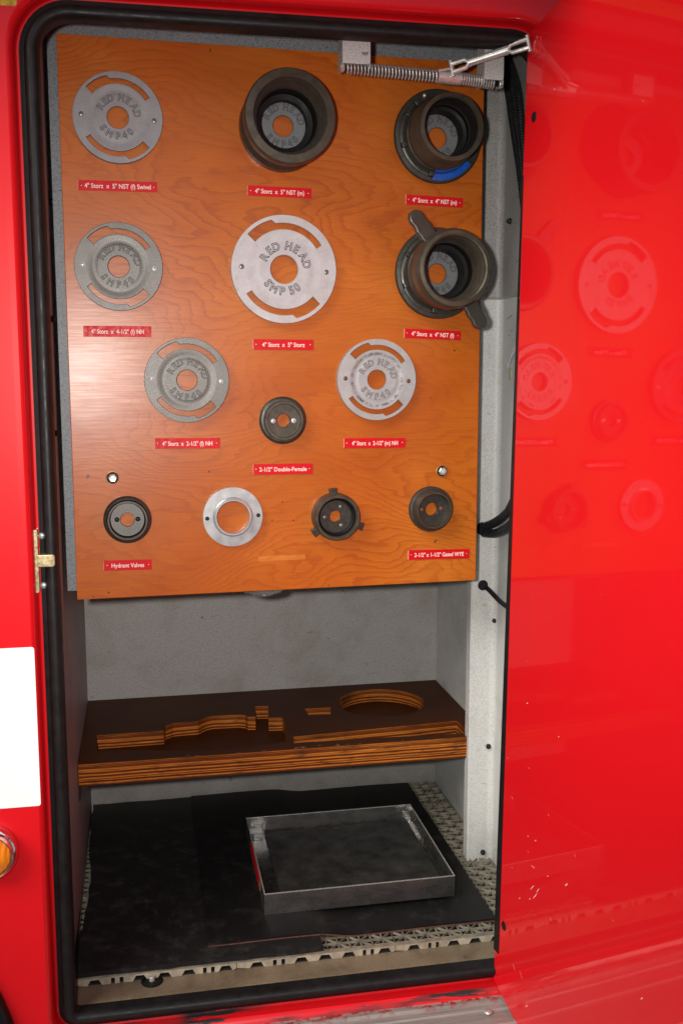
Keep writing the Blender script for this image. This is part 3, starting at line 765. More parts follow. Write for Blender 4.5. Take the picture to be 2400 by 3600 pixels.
def plate_data(key, mat, s=1.0, dish=0.0, big=False):
    R0 = 0.0712 * s; hole = 0.0172 * s if not big else 0.0238
    mid = 0.0500 * s
    me = curve_mesh([circ(R0, 96), circ(mid, 72), arc_slot(s, 35, 140.5, False), arc_slot(s, 35, 140.5, True)], (T1 - T0) / 2, 0.0006)
    me.transform(Matrix.Translation((0, -(T0 + T1) / 2, 0)))
    mb = MB().mesh(me)
    d = dish
    prof = [(mid, T0), (mid + 0.0004, T1), (mid - 0.003*s, T1 - 0.0002), (mid - 0.007*s, T1 - d*0.8), (mid - 0.010*s, T1 - d), (mid - 0.014*s, T1 - d*0.55), (mid - 0.0165*s, T1 - d*0.25), (hole + 0.0008, T1 - d*0.22), (hole, T1 - d*0.22 - 0.001), (hole, T0 - d)]
    mb.lathe(prof, 72, closed=True)
    mb.lathe([(R0 - 0.004, 0.0), (R0 - 0.0002, 0.0), (R0 - 0.0002, T1 - 0.001), (R0 - 0.004, T1 - 0.001)], 80)
    h = T1 - d*0.22
    ls = 0.0150 * s
    TL_ = letter_ring(TOPL, 0.0315*s, ls, 0.0006, False, False); bl = letter_ring(BOT5 if big else BOTL, 0.0285*s, ls, 0.0006, False, True)
    L = MB(); L.add(TL_.v, TL_.f); L.add(bl.v, bl.f); L.xf(Matrix.Translation((0, -h, 0)))
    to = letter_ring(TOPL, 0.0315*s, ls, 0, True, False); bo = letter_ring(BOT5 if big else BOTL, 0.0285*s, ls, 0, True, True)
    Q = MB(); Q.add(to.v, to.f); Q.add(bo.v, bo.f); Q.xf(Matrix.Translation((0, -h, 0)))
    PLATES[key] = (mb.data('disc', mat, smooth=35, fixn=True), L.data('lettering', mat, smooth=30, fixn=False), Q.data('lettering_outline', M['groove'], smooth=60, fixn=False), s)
plate_data('light', M['cast'], dish=0.0008)
plate_data('grey', M['cast_dark'], dish=0.0012)
plate_data('mid', M['cast_mid'], dish=0.0006)
plate_data('stain', M['cast_stain'], dish=0.0018)
plate_data('big', M['cast_white'], s=1.27, dish=0.0006, big=True)
def plate(key, x, z, label, kind='zinc', rot=2.5, name='mounting_disc'):
    me, L, Q, s = PLATES[key]
    t = empty(name, label, 'mounting disc', 'cast mounting discs on the plywood board', at(x, z, 0, rot))
    link('disc', me, t); lt = link('lettering', L, t); lt['kind'] = 'stuff'; link('lettering_outline', Q, lt)['kind'] = 'stuff'
    if kind:
        for i, sx in enumerate((-1, 1)): screw(t, sx * 0.0574 * s, 0, T1 - 0.0004, kind, 1.0 if key != 'big' else 1.1, 20 * i)
    return t
plate('light', 0.0918, 0.7926, 'light grey cast disc with arc slots above the swivel sign', 'dull')
plate('grey', 0.0861, 0.5575, 'upper of the two dark grey dished cast discs on the board', 'zinc')
plate('big', 0.3612, 0.5587, 'large pale cast disc with arc slots, the widest on the board', 'dull')
plate('grey', 0.1932, 0.3722, 'lower of the two dark grey dished cast discs on the board', 'zinc')
plate('stain', 0.5251, 0.3720, 'pale cast disc with a black-stained ring around its raised legend', 'rust')
plate('mid', 0.3612, 0.7926, 'grey cast disc seen inside the wide dark coupling without handles', None, 0)
plate('mid', 0.6310, 0.7870, 'grey cast disc seen inside the coupling with the blue strip', None, 0)
plate('mid', 0.6336, 0.5570, 'grey cast disc seen inside the coupling with two handles', None, 0)

# couplings
def thing(name, label, x, z, cat, group=None, rot=0): return empty(name, label, cat, group, at(x, z, 0, rot))
G2 = 'hose couplings on the plywood board'
B0 = T1 + 0.0003
# wide coupling, male thread end
t = thing('hose_coupling', 'wide dark bronze hose coupling with a broad plain rim and no handles', 0.3612, 0.7926, 'coupling', G2)
MB().lathe([(0.0515, B0), (0.0715, B0), (0.0722, 0.001), (0.0728, 0.001), (0.0728, B0 + .003), (0.0720, B0 + .011), (0.0665, B0 + .0165), (0.0655, 0.044), (0.0640, 0.050), (0.0625, 0.054), (0.0630, 0.057), (0.0515, 0.0525)], 96).obj('flange', M['dark'], t)
MB().lathe([(0.0605, 0.052), (0.0700, 0.052), (0.0735, 0.058), (0.0745, 0.062), (0.0745, 0.082), (0.0725, 0.0855), (0.0605, 0.0860), (0.0592, 0.0845), (0.0592, 0.079), (0.0575, 0.077), (0.0560, 0.068), (0.0500, 0.052), (0.0505, 0.049)], 96).obj('threaded_collar', M['brown'], t)
MB().lathe([(0.0375, B0 + .0004), (0.0385, 0.028), (0.0470, 0.030), (0.0495, 0.0505), (0.0510, B0 + .0004)], 72).obj('bore_lining', M['black_metal'], t)
for a in (230, 262, 215):
    o = MB().box(-0.006, 0.006, -0.022, -0.016, 0.0670, 0.0700).obj('lug', M['black_metal'], t); o.rotation_euler = (0, R(90 - a), 0)
o = MB().lathe([(0.0655, 0.036), (0.0668, 0.036), (0.0668, 0.038), (0.0655, 0.038)], 16, a0=272, a1=298).obj('latch_spring', M['zinc_dull'], t)
# common base for the two four-inch couplings
def base_flange(t, mat, rneck):
    MB().lathe([(0.0484, B0), (0.076, B0), (0.0785, B0 + .0025), (0.0785, B0 + .006), (0.0765, B0 + .0085), (0.0705, B0 + .0095), (0.0690, B0 + .0085), (0.0655, B0 + .0090), (0.0625, B0 + .0120), (0.0605, B0 + .022), (rneck, B0 + .026), (rneck, 0.050), (0.0484, 0.050)], 96).obj('flange', mat, t)
def lugs(t, angs, r, h0, h1, mat, w_=0.009):
    for a in angs:
        o = MB().box(-w_/2, w_/2, -h1, -h0, r - 0.004, r + 0.004).obj('lug', mat, t, bevel=0.0012); o.rotation_euler = (0, R(90 - a), 0)
t = thing('hose_coupling', 'dark hose coupling with a bright blue strip on its flange', 0.6300, 0.7875, 'coupling', G2)
base_flange(t, M['dark'], 0.0545)
MB().lathe([(0.0470, 0.040), (0.0580, 0.040), (0.0600, 0.0435), (0.0600, 0.056), (0.0585, 0.058), (0.0585, 0.0605), (0.0570, 0.064)] + [(0.0552 + 0.0010 * (k_ % 2), 0.067 + 0.0021 * k_) for k_ in range(11)] + [(0.0556, 0.092), (0.0545, 0.0945), (0.0480, 0.0950), (0.0468, 0.0935), (0.0462, 0.060), (0.0440, 0.056)], 96).obj('threaded_collar', M['brown'], t)
MB().lathe([(0.0375, B0 + .0004), (0.0385, 0.040), (0.0440, 0.042), (0.0458, 0.0895), (0.0468, 0.088), (0.0475, B0 + .0004)], 72).obj('bore_lining', M['black_metal'], t)
lugs(t, (150, 196, 258, 128), 0.0655, B0 + .006, B0 + .019, M['dark'])
MB().lathe([(0.0600, B0 + .0090), (0.0735, B0 + .0090), (0.0740, B0 + .0110), (0.0640, B0 + .0125), (0.0610, B0 + .0230), (0.0595, B0 + .0230)], 24, a0=262, a1=322).obj('blue_strip', M['blue'], t)
o = MB().lathe(dome(0.0035, 0.003), 12).obj('rivet', M['steel'], t); o.location = (-0.026, -(B0 + .009), 0.0655)
# coupling with two rocker handles
t = thing('hose_coupling', 'dark hose coupling with two long knuckled handles', 0.6336, 0.5570, 'coupling', G2)
base_flange(t, M['dark'], 0.0540)
MB().lathe([(0.0470, 0.048), (0.0600, 0.048), (0.0640, 0.054), (0.0650, 0.066), (0.0635, 0.070), (0.0655, 0.076), (0.0668, 0.082), (0.0668, 0.100), (0.0650, 0.106), (0.0620, 0.1110), (0.0560, 0.1120), (0.0535, 0.1105), (0.0522, 0.106)] + [(0.0505 + 0.0012 * (k_ % 2), 0.104 - 0.0022 * k_) for k_ in range(13)] + [(0.0495, 0.072), (0.0470, 0.064)], 96).obj('swivel_ring', M['brown'], t)
MB().lathe([(0.0375, B0 + .0004), (0.0390, 0.045), (0.0455, 0.046), (0.0470, 0.0635), (0.0480, B0 + .0004)], 72).obj('bore_lining', M['black_metal'], t)
lugs(t, (152, 200, 262), 0.0655, B0 + .006, B0 + .019, M['dark'])
for ang, ln in ((128, 0.061), (-60, 0.056)):
    n = 12; ou = []
    L_ = []; R_ = []
    for i in range(n + 1):
        u = i / n; zz = 0.056 + ln * u; wv = 0.0018 * abs(math.sin(u * math.pi * 3.2)) if 0.2 < u < 0.95 else 0
        wd = 0.0135 - 0.004 * u
        if u > 0.9: wd *= math.sqrt(max(0.05, 1 - ((u - 0.9) / 0.1) ** 2 * 0.75))
        L_.append((-wd - wv * 1.3, zz)); R_.append((wd + wv, zz))
    mb = MB().prism(R_ + L_[::-1], -0.098, -0.084)
    h_ = mb.obj('handle', M['dark'], t, bevel=0.0025, smooth=50); h_.rotation_euler = (0, R(90 - ang), 0)

# small holders on the lower rows
G3 = 'small round holders on the plywood board'
def holder(label, x, z, parts, hole, floor_h, floor_r, screws, kind, sc=1.0, rot=0, name='round_holder', floor_mat='brown'):
    t = thing(name, label, x, z, 'holder', G3, rot)
    for nm, prof, mat in parts: MB().lathe(prof, 80).obj(nm, M[mat], t)
    MB().lathe([(hole, 0.001), (hole, floor_h - .0006), (hole + .0006, floor_h), (floor_r, floor_h), (floor_r, 0.001)], 64).obj('base_disc', M[floor_mat], t)
    for (a, r) in screws: screw(t, r * math.cos(R(a)), r * math.sin(R(a)), floor_h, kind, sc, a)
    return t
holder('dark round holder with two bright screws above the double fitting sign', 0.3576, 0.3022,
       [('outer_ring', [(0.033, 0.0), (0.0405, 0.0), (0.0412, 0.002), (0.0412, 0.006), (0.0395, 0.0085), (0.0360, 0.0095), (0.033, 0.009)], 'dark'),
        ('inner_lip', [(0.0288, 0.010), (0.0288, 0.0200), (0.0294, 0.0210), (0.0332, 0.0210), (0.0338, 0.0200), (0.0338, 0.004), (0.0288, 0.004)], 'brown')],
       0.0118, 0.0120, 0.0289, [(182, 0.0182), (-2, 0.0182)], 'zinc', 1.05)
holder('dark round holder with two black screws above the hydrant sign', 0.0880, 0.1368,
       [('outer_ring', [(0.034, 0.0), (0.0395, 0.0), (0.0402, 0.002), (0.0402, 0.010), (0.0385, 0.0125), (0.0350, 0.0135), (0.0335, 0.006)], 'dark'),
        ('inner_lip', [(0.0300, 0.004), (0.0300, 0.0210), (0.0304, 0.0216), (0.0330, 0.0216), (0.0335, 0.0210), (0.0338, 0.004)], 'brown'),
        ('bore_lining', [(0.0281, 0.003), (0.0283, 0.0082), (0.0299, 0.0150), (0.0299, 0.003)], 'black_metal')],
       0.0118, 0.0085, 0.0280, [(178, 0.0174), (2, 0.0174)], 'black', 1.0, floor_mat='cast_dark')
t = holder('bright machined aluminium ring with two black screws', 0.2675, 0.1358,
       [('collar', [(0.0285, 0.0), (0.0285, 0.0165), (0.0292, 0.0175), (0.0312, 0.0175), (0.0318, 0.0165), (0.0322, 0.0115), (0.0345, 0.0105), (0.0360, 0.0080), (0.0362, 0.001)], 'machined')],
       0.0285, 0.0098, 0.0518, [(182, 0.0445), (2, 0.0445)], 'black', 0.85, rot=0, floor_mat='machined')
t = holder('dark round holder with three outward lugs and three screws', 0.4500, 0.1308,
       [('collar', [(0.0300, 0.004), (0.0300, 0.0140), (0.0330, 0.0160), (0.0345, 0.0285), (0.0352, 0.0295), (0.0395, 0.0295), (0.0405, 0.0285), (0.0415, 0.0240), (0.0422, 0.0180), (0.0420, 0.0), (0.0310, 0.0)], 'brown'),
        ('bore_lining', [(0.0301, 0.010), (0.0301, 0.0145), (0.0328, 0.0165), (0.0342, 0.0240), (0.0336, 0.0240), (0.0322, 0.0175), (0.0292, 0.0155), (0.0290, 0.010)], 'black_metal')],
       0.0105, 0.0105, 0.0300, [(62, 0.0195), (183, 0.0195), (-58, 0.0195)], 'dull', 0.85, floor_mat='dark')
for a in (97, 214, -22):
    o = MB().prism([(-0.0055, 0.039), (0.0055, 0.039), (0.0075, 0.0515), (-0.0075, 0.0515)], -0.022, -0.010).obj('lug', M['dark'], t, bevel=0.001); o.rotation_euler = (0, R(90 - a), 0)
holder('dark stepped round holder with two rusty screws above the gated fitting sign', 0.6290, 0.1380,
       [('outer_ring', [(0.032, 0.0), (0.0405, 0.0), (0.0413, 0.002), (0.0413, 0.0095), (0.0400, 0.0115), (0.0375, 0.0120), (0.0365, 0.0150), (0.0350, 0.0200), (0.0335, 0.0215), (0.032, 0.0205)], 'dark'),
        ('inner_lip', [(0.0298, 0.010), (0.0298, 0.0285), (0.0303, 0.0295), (0.0325, 0.0295), (0.0332, 0.0285), (0.0332, 0.010)], 'brown')],
       0.0121, 0.0120, 0.0298, [(180, 0.0182), (2, 0.0182)], 'rust', 1.0, floor_mat='dark')

# hex nuts in drilled recesses
for x, z, lb in ((0.0655, 0.2085, 'hex nut on a stud above the dark holder with black screws'), (0.6510, 0.2063, 'hex nut on a stud above the stepped holder with rusty screws')):
    t = thing('hex_nut', lb, x, z, 'nut', 'nuts holding the plywood board')
    MB().lathe([(0.0103, 0.0002), (0.0108, 0.0009), (0.0100, 0.0011), (0.0088, 0.0002)], 32).obj('recess_rim', M['brass'], t)
    MB().lathe([(0.0001, 0.0002), (0.0001, 0.0005), (0.0098, 0.0006), (0.0099, 0.0002)], 32).obj('washer', M['black_metal'], t)
    mb = MB().lathe([(0.0038, 0.0006), (0.0038, 0.0075), (0.0062, 0.0078), (0.0074, 0.0068), (0.0074, 0.0006)], 6).obj('nut_body', M['steel'], t, smooth=20)
    MB().lathe([(0.0001, 0.009), (0.0030, 0.0088), (0.0035, 0.008), (0.0035, 0.0006), (0.0001, 0.0006)], 16).obj('stud', M['zinc'], t)
# small open screw holes left in the board
hm = MB().lathe([(0.0001, 0.0003), (0.0010, 0.0004), (0.0013, 0.0001), (0.0001, 0.0001)], 10).data('screw_hole', M['hole'])
for q in ((649, 1153), (625, 1195), (674, 1195), (250, 1372 - 14), (480, 1083), (755, 1345)):
    p = BRZ.inverted() @ D(*q, 1, 0.012); o = link('screw_hole', hm, board); o.location = (p.x, 0, p.z)

# ------------------------------------------------------------------ red engraved signs
pin_me = MB().lathe(dome(0.0017, 0.0008), 12).data('pin', M['brass'])
def sign(txt, x, z, wd, hg, tilt, frac, label):
    t = empty('engraved_sign', label, 'sign', 'red engraved signs on the plywood board', at(x, z, 0, -tilt))
    MB().box(-wd/2, wd/2, -0.0019, 0.0, -hg/2, hg/2).obj('plate', M['sign'], t, bevel=0.0004)
    MB().box(-wd/2 - 0.0002, -wd/2 + 0.0006, -0.0016, -0.0002, -hg/2 + .0003, hg/2 - .0003).obj('edge', M['cream'], t)
    me = text_mesh(txt, 0.0108, 0.00006, offset=0.00014)
    xs = [v.co.x for v in me.vertices]; s = frac * wd / (max(xs) - min(xs)); cx = (max(xs) + min(xs)) / 2
    me.transform(Matrix.Translation((0, -0.00195, -0.0038)) @ Matrix.Diagonal((s, 1, 0.96, 1)) @ Matrix.Translation((-cx, 0, 0)))
    mb = MB().mesh(me); mb.obj('lettering', M['cream'], t, smooth=0, fixn=False)['kind'] = 'stuff'; bpy.data.meshes.remove(me)
    for sx in (-1, 1):
        o = link('pin', pin_me, t); o.location = (sx * (wd/2 - 0.0052), -0.0019, 0)
sign('4" Storz  x  5" NST (f) Swivel', 0.0888, 0.6872, 0.1262, 0.0163, 0.6, 0.84, 'longest red sign, mounted under the light grey slotted disc')
sign('4" Storz  x  5" NST (m)', 0.3565, 0.6881, 0.1092, 0.0163, -0.6, 0.77, 'red sign under the wide dark coupling without handles')
sign('4" Storz  x  4" NST (m)', 0.6312, 0.6826, 0.1043, 0.0163, -1.4, 0.78, 'red sign under the coupling with the blue strip')
sign('4" Storz  x  4-1/2" (f) NH', 0.0812, 0.4529, 0.1105, 0.0180, -0.1, 0.775, 'red sign under the upper of the two dark grey discs')
sign('4" Storz  x  5" Storz', 0.3607, 0.4326, 0.1050, 0.0177, -0.1, 0.71, 'red sign under the widest pale disc')
sign('4" Storz  x  4" NST (f)', 0.6305, 0.4519, 0.1053, 0.0163, -2.2, 0.754, 'red sign under the coupling with two handles')
sign('4" Storz  x  2-1/2" (f) NH', 0.1925, 0.2646, 0.1108, 0.0179, -0.5, 0.767, 'red sign under the lower of the two dark grey discs')
sign('4" Storz  x  2-1/2" (m) NH', 0.5245, 0.2598, 0.1130, 0.0172, -0.5, 0.75, 'red sign under the pale disc with the stained ring')
sign('2-1/2" Double-Female', 0.3580, 0.2167, 0.1053, 0.0183, -0.4, 0.80, 'red sign under the dark holder with two bright screws')
sign('Hydrant Valves', 0.0866, 0.0570, 0.0806, 0.0179, -1.0, 0.68, 'shortest red sign, under the dark holder with black screws')
sign('2-1/2" x 1-1/2" Gated WYE', 0.6474, 0.0525, 0.1175, 0.0178, -1.0, 0.81, 'red sign under the stepped holder with rusty screws')

# ------------------------------------------------------------------ clear dome lamp peeping out below the board
lp = D(605, 1352, 1, 0.075)
t = empty('dome_lamp', 'clear round glass lamp showing under the lower edge of the board', 'lamp', None, Matrix.Translation((lp.x, 0.085, lp.z + 0.012)))
mb = MB().lathe([(0.0001, 0.026), (0.020, 0.025), (0.034, 0.020), (0.042, 0.011), (0.044, 0.004), (0.044, 0.0), (0.0001, 0.0)], 40)
mb.xf(Matrix.Rotation(R(90), 4, 'X')); o = mb.obj('lens', M['glass'], t)
mb = MB().lathe([(0.043, -0.002), (0.049, -0.002), (0.050, 0.002), (0.048, 0.006), (0.0445, 0.007), (0.0443, -0.001)], 40); mb.xf(Matrix.Rotation(R(90), 4, 'X')); mb.obj('bezel', M['chrome'], t)
MB().box(-0.06, 0.06, -0.055, 0.055, 0.002, 0.008).obj('mounting_plate', M['speckle_dark'], t)

# ------------------------------------------------------------------ plywood shelf with routed cut-outs
y0 = SY0; ZB = D(178, 1808, 1, y0).z; ZCUT = ZS + (ZB - ZS) * 0.66
XSL, XSR, YSB = XL + 0.001, XR - 0.002, YBK - 0.004
y0 = D(175, 1757, 2, ZS).y
def S7(x, y): p = F(200 + x * .6378, 2300 + y * .6378, 2, ZS); return (p.x, p.y)
def S8(x, y): p = F(900 + x * .6378, 2300 + y * .6378, 2, ZS); return (p.x, p.y)
outer = [(XSL, y0), (XSR, y0), (XSR, YSB), (XSL, YSB)]
tool = [S7(220, 447), S7(590, 421), S7(598, 396), S7(628, 386), S7(640, 381), S7(780, 368), S7(800, 358), S7(830, 346), S7(862, 340), S7(1005, 333), S7(1040, 337), S7(1052, 345), S7(1095, 345), S7(1092, 287), S7(1165, 285), S7(1166, 350), S7(1244, 348), S7(1256, 375), S7(1266, 440), S7(1266, 478), S7(1180, 494), S7(1060, 511), S7(860, 531), S7(700, 535), S7(560, 529), S7(222, 530)]
slot = [S8(205, 455), S8(640, 412), S8(1100, 367), S8(1112, 372), S8(1160, 425), S8(1150, 436), S8(640, 462), S8(205, 490)]
small = [S8(268, 300), S8(410, 293), S8(414, 330), S8(285, 335)]
cc = [D(*p, 2, ZS) for p in [(783, 1615), (966, 1612), (872, 1580), (880, 1650)]]
ccx = (cc[0].x + cc[1].x) / 2; ccy = (cc[2].y + cc[3].y) / 2; crr = ((cc[1].x - cc[0].x) / 2 + (cc[2].y - cc[3].y) / 2) / 2
ccy = min(ccy, YSB - 0.006 - crr)
shelf = empty('plywood_shelf', 'dark stained plywood shelf with tool-shaped cut-outs and striped edges', 'shelf', None, Matrix.Identity(4))
def flat_mesh(spl, z0, z1):
    me = curve_mesh(spl, (z1 - z0) / 2)
    me.transform(Matrix.Rotation(R(-90), 4, 'X')); me.transform(Matrix.Translation((0, 0, (z0 + z1) / 2))); return me
mb = MB().mesh(flat_mesh([outer, tool, slot, small, circ(crr, 64, (ccx, ccy))], ZCUT, ZS))
mb.obj('cut_out_board', M['ply'], shelf, smooth=30, bevel=0)
mb = MB().box(XSL, XSR, y0 + 0.0012, YSB, ZB, ZCUT - 0.0004)
mb.obj('base_board', M['ply'], shelf, bevel=0.0006)
MB().prism([(XSL, ZB), (XSL + 0.007, ZB), (XSL + 0.002, ZB - 0.03), (XSL, ZB - 0.03)], y0 + 0.002, y0 + 0.006).obj('support_bracket', M['rubber'], shelf)
MB().box(XR - 0.03, XR - 0.0005, YPJ + 0.04, YSB, ZB - 0.004, ZB - 0.0005).obj('support_rail', M['speckle'], shelf)
MB().box(XL + .0005, XL + 0.025, y0 + 0.02, YSB, ZB - 0.004, ZB - 0.0005).obj('support_rail', M['speckle'], shelf)
# splinters along the front arris
mb = MB()
for i in range(16):
    x = random.choice([random.uniform(0.33, 0.52), random.uniform(0.05, 0.70)]); L = random.uniform(0.003, 0.009)
    a = random.uniform(-0.6, 0.6); z = ZS + 0.0006; y = y0 + random.uniform(0.0, 0.006)
    mb.add([(x, y, z), (x + L*math.cos(a), y + L*math.sin(a), z + 0.0015), (x + L*math.cos(a), y + L*math.sin(a) + .0005, z + 0.0015), (x, y + 0.0006, z)], [(0, 1, 2, 3)])
o = mb.obj('splinters', M['chip'], shelf, smooth=0); o['kind'] = 'stuff'

# ------------------------------------------------------------------ floor tiles, mats, tray
TY = sum(F(*p, 2, TZ).y for p in ((286, 3435), (832, 3376), (1390, 3317), (1732, 3273))) / 4
ta, tb = F(832, 3380, 1, TY).x, F(1390, 3320, 1, TY).x; TP = tb - ta; TX = ta - TP
print('tile', TP, TX, TY)
def tile_data(nx, ny, px, py, wx, wy):
    mb = MB()
    def rib(a, b, wt=0.0008, wb=0.0009, d=0.0045):
        a = Vector((a[0], a[1], 0)); b = Vector((b[0], b[1], 0)); t_ = (b - a).normalized(); s_ = Vector((-t_.y, t_.x, 0)); dz = Vector((0, 0, -d))
        mb.add([a - s_*wt/1, a + s_*wt/1, b + s_*wt/1, b - s_*wt/1, a - s_*wb + dz, a + s_*wb + dz, b + s_*wb + dz, b - s_*wb + dz], [(0,1,2,3), (0,3,7,4), (1,5,6,2)])
    for i in range(nx + 1): rib((i*px, 0), (i*px, wy))
    for j in range(ny + 1): rib((0, j*py), (wx, j*py))
    for i in range(nx):
        for j in range(ny):
            if (i + j) % 2 == 0: rib((i*px, j*py), ((i+1)*px, (j+1)*py), 0.0007, 0.0008)
            else: rib(((i+1)*px, j*py), (i*px, (j+1)*py), 0.0007, 0.0008)
    return mb
def apron(L):
    D0 = -0.0180; nt = -0.0085
    pts = [(0.0006, 0.0), (L - 0.0006, 0.0), (L - 0.0006, D0 + .003)]
    prof = []
    def trap(c, w0, w1): prof.append([(c - w0, D0), (c - w1, nt), (c + w1, nt), (c + w0, D0)])
    def sl_(c): prof.append([(c - 0.0032, D0), (c - 0.0032, nt + .001), (c + 0.0032, nt + .001), (c + 0.0032, D0)])
    for f in (0.125, 0.40, 0.55, 0.70, 0.93): trap(f * L, 0.0125, 0.0070)
    sl_(0.235 * L); sl_(0.287 * L); sl_(0.80 * L); sl_(0.85 * L)
    prof.sort(key=lambda q: q[0][0])
    bot = [(0.0006, D0 + .003)]
    for q in prof: bot += q
    return pts + bot[::-1]
def make_tile(cutx=1.0, cuty=1.0):
    nx = max(1, round(14 * cutx)); ny = max(1, round(14 * cuty)); wx = TP * cutx; wy = TP * cuty
    a = tile_data(nx, ny, wx / nx, wy / ny, wx, wy)
    b = MB().prism(apron(TP) if cutx == 1 else [(x * cutx, z) for x, z in apron(TP)], 0.0, 0.0022)
    c_ = MB().box(0.0006, wx - .0006, 0.0022, wy - .0006, -0.0180, -0.0165)  # dark sheet added below the lattice so its holes read as shaded
    return (a.data('lattice', M['tile_dirty'], smooth=0, fixn=False), b.data('toothed_edge', M['tile'], smooth=20), c_.data('dark_underlay', M['mat'], smooth=0))
Td = {}
cutR = (XR - 0.002 - (TX + 2 * TP)) / TP; cutB = (YBK - 0.002 - (TY + 2 * TP)) / TP; cutP = cutR
for i, j in ((0, 0), (1, 0), (2, 0), (2, 1), (2, 2), (0, 1)):
    cx = cutR if i == 2 else 1.0; cy = cutB if j == 2 else 1.0
    key = (cx, cy)
    if key not in Td: Td[key] = make_tile(cx, cy)
    if j == 0: lb = 'beige plastic floor tile with a toothed front edge along the sill'
    else: lb = 'beige latticed plastic floor tile against the right compartment wall'
    if (i, j) == (0, 1): lb = 'beige plastic floor tile glimpsed between the left wall and the large mat'
    cl = max(0.0, XL + 0.002 - TX)
    x0 = TX + i * TP + (cl if i == 0 else 0)
    t = empty('floor_tile', lb, 'floor tile', 'front floor tiles' if j == 0 else 'floor tiles along the side walls', Matrix.Translation((x0, TY + j * TP, TZ)))
    if i == 0: t.scale = ((TP - cl) / TP, 1, 1)
    for nm, me in zip(('lattice', 'toothed_edge', 'dark_underlay'), Td[key]): link(nm, me, t)

def sheet_mat(poly_fn, x0, x1, y0, y1, nx, ny, zfun, th, mats, jag=0.0):
    mb = MB(); top = []; 
    for j in range(ny + 1):
        for i in range(nx + 1):
            x = x0 + (x1 - x0) * i / nx; y = y0 + (y1 - y0) * j / ny
            if i in (0, nx): x += random.uniform(-jag, jag)
            if j in (0, ny): y += random.uniform(-jag, jag) * 0.6
            if poly_fn: x, y = poly_fn(x, y)
            top.append((x, y, zfun(x, y)))
    n = len(top); W_ = nx + 1
    vs = [(x, y, z + th) for x, y, z in top] + top
    fs = [(j*W_+i, j*W_+i+1, (j+1)*W_+i+1, (j+1)*W_+i) for j in range(ny) for i in range(nx)]
    fs += [tuple(n + q for q in f[::-1]) for f in fs]
    for i in range(nx): fs += [(i, n+i, n+i+1, i+1), (ny*W_+i+1, n+ny*W_+i+1, n+ny*W_+i, ny*W_+i)]
    for j in range(ny): fs += [(j*W_, (j+1)*W_, n+(j+1)*W_, n+j*W_), (j*W_+nx, n+j*W_+nx, n+(j+1)*W_+nx, (j+1)*W_+nx)]
    return mb.add(vs, fs)
m1r = D(735, 2150, 2, TZ + 0.008).x
z1 = lambda x, y: TZ + 0.0006 + 0.0010 * math.sin(x * 17 + 1) ** 2 * (1 if y < 0.3 else 0.3)
f1_ = lambda x, y: (x, y) if y > -0.05 else (x, y)
o = sheet_mat(lambda x, y: (x + (0.010 * max(0.0, math.sin((y + 0.02) * 8.0)) if x < XL + 0.02 and -0.02 < y < 0.36 else 0.0), y), XL + 0.004, m1r, TY - 0.004, YBK - 0.006, 24, 24, z1, 0.0085, None, 0.0020).obj('rubber_mat', M['mat1'], None, smooth=30)
tag(o, 'large black rubber mat lying on the floor tiles under the other mat', 'mat')
# inner tile strip glimpsed at the left edge
q = [D(*p, 2, TZ + 0.013) for p in [(475, 2172), (1135, 2108), (950, 1803), (442, 1830)]]
mx0 = (q[0].x + q[3].x) / 2; mx1 = (q[1].x + q[2].x) / 2; my0 = (q[0].y + D(1135, 2108, 2, TZ + 0.006).y) / 2
print('mat', mx0, mx1, my0, TY, 'shelf', y0, 'tile', TZ); my1 = YBK - 0.012
def z2(x, y):
    t_ = min(1, max(0, (x - (m1r + 0.005)) / 0.05))
    return TZ + 0.0103 - 0.0090 * t_ + 0.0006 * math.sin(x * 23)
o = sheet_mat(None, mx0, mx1, my0, my1, 30, 24, z2, 0.0048, None, 0.0008).obj('rubber_mat', M['mat2'], None, smooth=30)
tag(o, 'smaller black rubber mat on top, carrying the metal tray', 'mat')
mb = MB(); nn = 30
for i in range(nn):
    xa, xb = mx0 + (mx1 - mx0) * i / nn, mx0 + (mx1 - mx0) * (i + 1) / nn
    za, zb_ = z2(xa, my0), z2(xb, my0)
    mb.add([(xa, my0 - 0.0012, za - .0004), (xb, my0 - 0.0012, zb_ - .0004), (xb, my0 - 0.0012, zb_ + 0.0020), (xa, my0 - 0.0012, za + 0.0020)], [(0, 1, 2, 3)])
mb.obj('backing_layer', simple('reddish_backing', (0.13, 0.045, 0.03), 0.8, var=0.3, nscale=200), o, smooth=0)

# sheet-metal tray
zt0 = TZ + 0.0155
b0, b1 = D(604, 2100, 2, zt0), D(1045, 2060, 2, zt0)
k0, k1 = D(567, 1878, 2, zt0 + 0.036), D(945, 1857, 2, zt0 + 0.036)
xt0, xt1 = (b0.x + k0.x) / 2, (b1.x + k1.x) / 2; yt0 = (b0.y + b1.y) / 2; yt1 = (k0.y + k1.y) / 2
HT = D(605, 2055, 1, yt0).z - zt0; HT = (HT + D(1048, 2012, 1, yt0).z - zt0) / 2
tray = empty('metal_tray', 'shallow worn steel tray with a rubber liner on the black mat', 'tray', None, Matrix.Translation((xt0, yt0, zt0)))
wx, wy = xt1 - xt0, yt1 - yt0; s_ = 0.0016
MB().box(0, wx, 0, s_, 0, HT).obj('front_wall', M['tray'], tray, bevel=0.0004)
MB().box(0, wx, wy - s_, wy, 0, HT).obj('back_wall', M['tray'], tray, bevel=0.0004)
MB().box(0, s_, s_, wy - s_, 0, HT - 0.0002).obj('left_wall', M['tray'], tray)
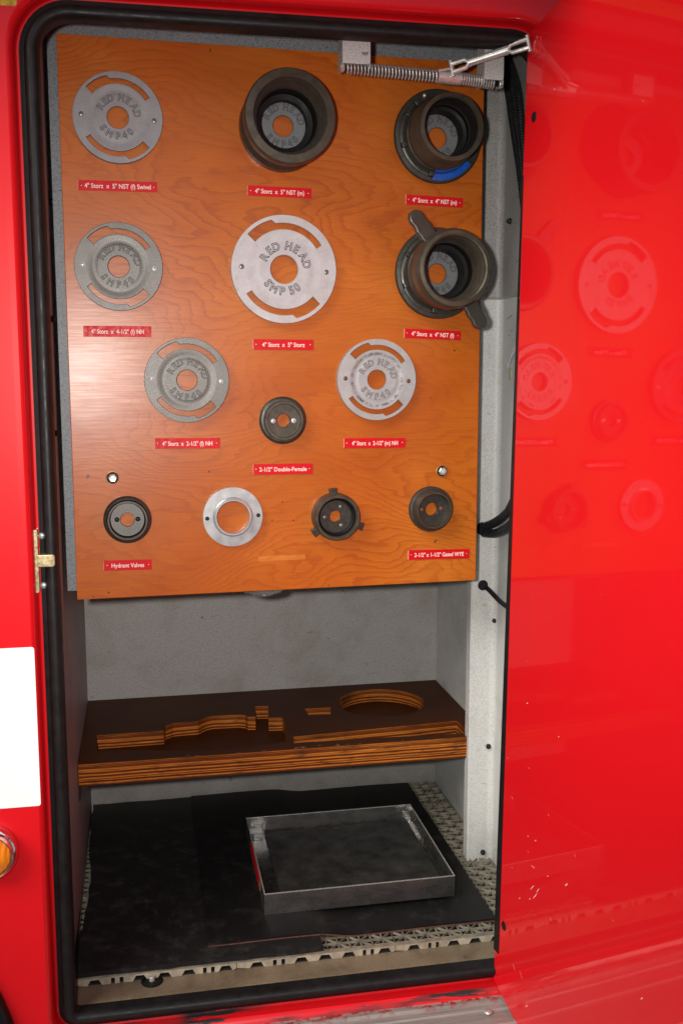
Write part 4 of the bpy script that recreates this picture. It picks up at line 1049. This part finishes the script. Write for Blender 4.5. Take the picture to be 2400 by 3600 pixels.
MB().box(wx - s_, wx, s_, wy - s_, 0, HT - 0.0002).obj('right_wall', M['tray'], tray)
MB().box(s_, wx - s_, s_, wy - s_, 0.0003, 0.002).obj('tray_bottom', M['tray'], tray)
MB().box(s_, 0.033, wy - 0.030, wy - s_, 0.002, HT * 0.45).obj('corner_step', M['tray'], tray, bevel=0.0006)
MB().box(wx - 0.022, wx - s_, wy - 0.012, wy - s_, 0.002, HT * 0.8).obj('corner_weld', M['tray'], tray, bevel=0.0006)
for q in ((0, wx, -.0003, s_ + .0003), (0, wx, wy - s_ - .0003, wy + .0003)): MB().box(q[0] - .0003, q[1] + .0003, q[2], q[3], HT - 0.0001, HT + 0.0011).obj('rim', M['steel'], tray)
for q in ((-.0003, s_ + .0003), (wx - s_ - .0003, wx + .0003)): MB().box(q[0], q[1], s_, wy - s_, HT - 0.0003, HT + 0.0009).obj('rim', M['steel'], tray)
MB().box(-0.0012, -0.0002, wy * 0.22, wy * 0.72, HT * 0.30, HT * 0.80).obj('red_tag', M['sign'], tray)
MB().box(-0.0014, -0.0001, wy * 0.205, wy * 0.22, HT * 0.30, HT * 0.80).obj('tag_edge', M['brass'], tray)
lin = MB().box(0.038, wx - 0.010, 0.005, wy - 0.008, 0.0022, 0.0085).obj('tray_liner', M['liner'], None, bevel=0.001)
lin.location = (xt0, yt0, zt0); tag(lin, 'scuffed black rubber liner lying in the steel tray', 'liner')
# nut and washer on the floor pan under the front tile edge
wp = F(535, 3447, 2, ZF + 0.002)
t = empty('washer', 'round steel washer and stud on the floor pan under the tile teeth', 'washer', None, Matrix.Translation((wp.x, wp.y, ZF)) @ Matrix.Rotation(R(-90), 4, 'X'))
MB().lathe([(0.006, 0.0002), (0.0180, 0.0002), (0.0185, 0.0012), (0.0165, 0.0022), (0.006, 0.0024)], 40).obj('washer_plate', M['black_metal'], t)
MB().lathe([(0.0001, 0.010), (0.0045, 0.0098), (0.005, 0.009), (0.005, 0.0022), (0.0001, 0.0022)], 20).obj('stud', M['steel'], t)
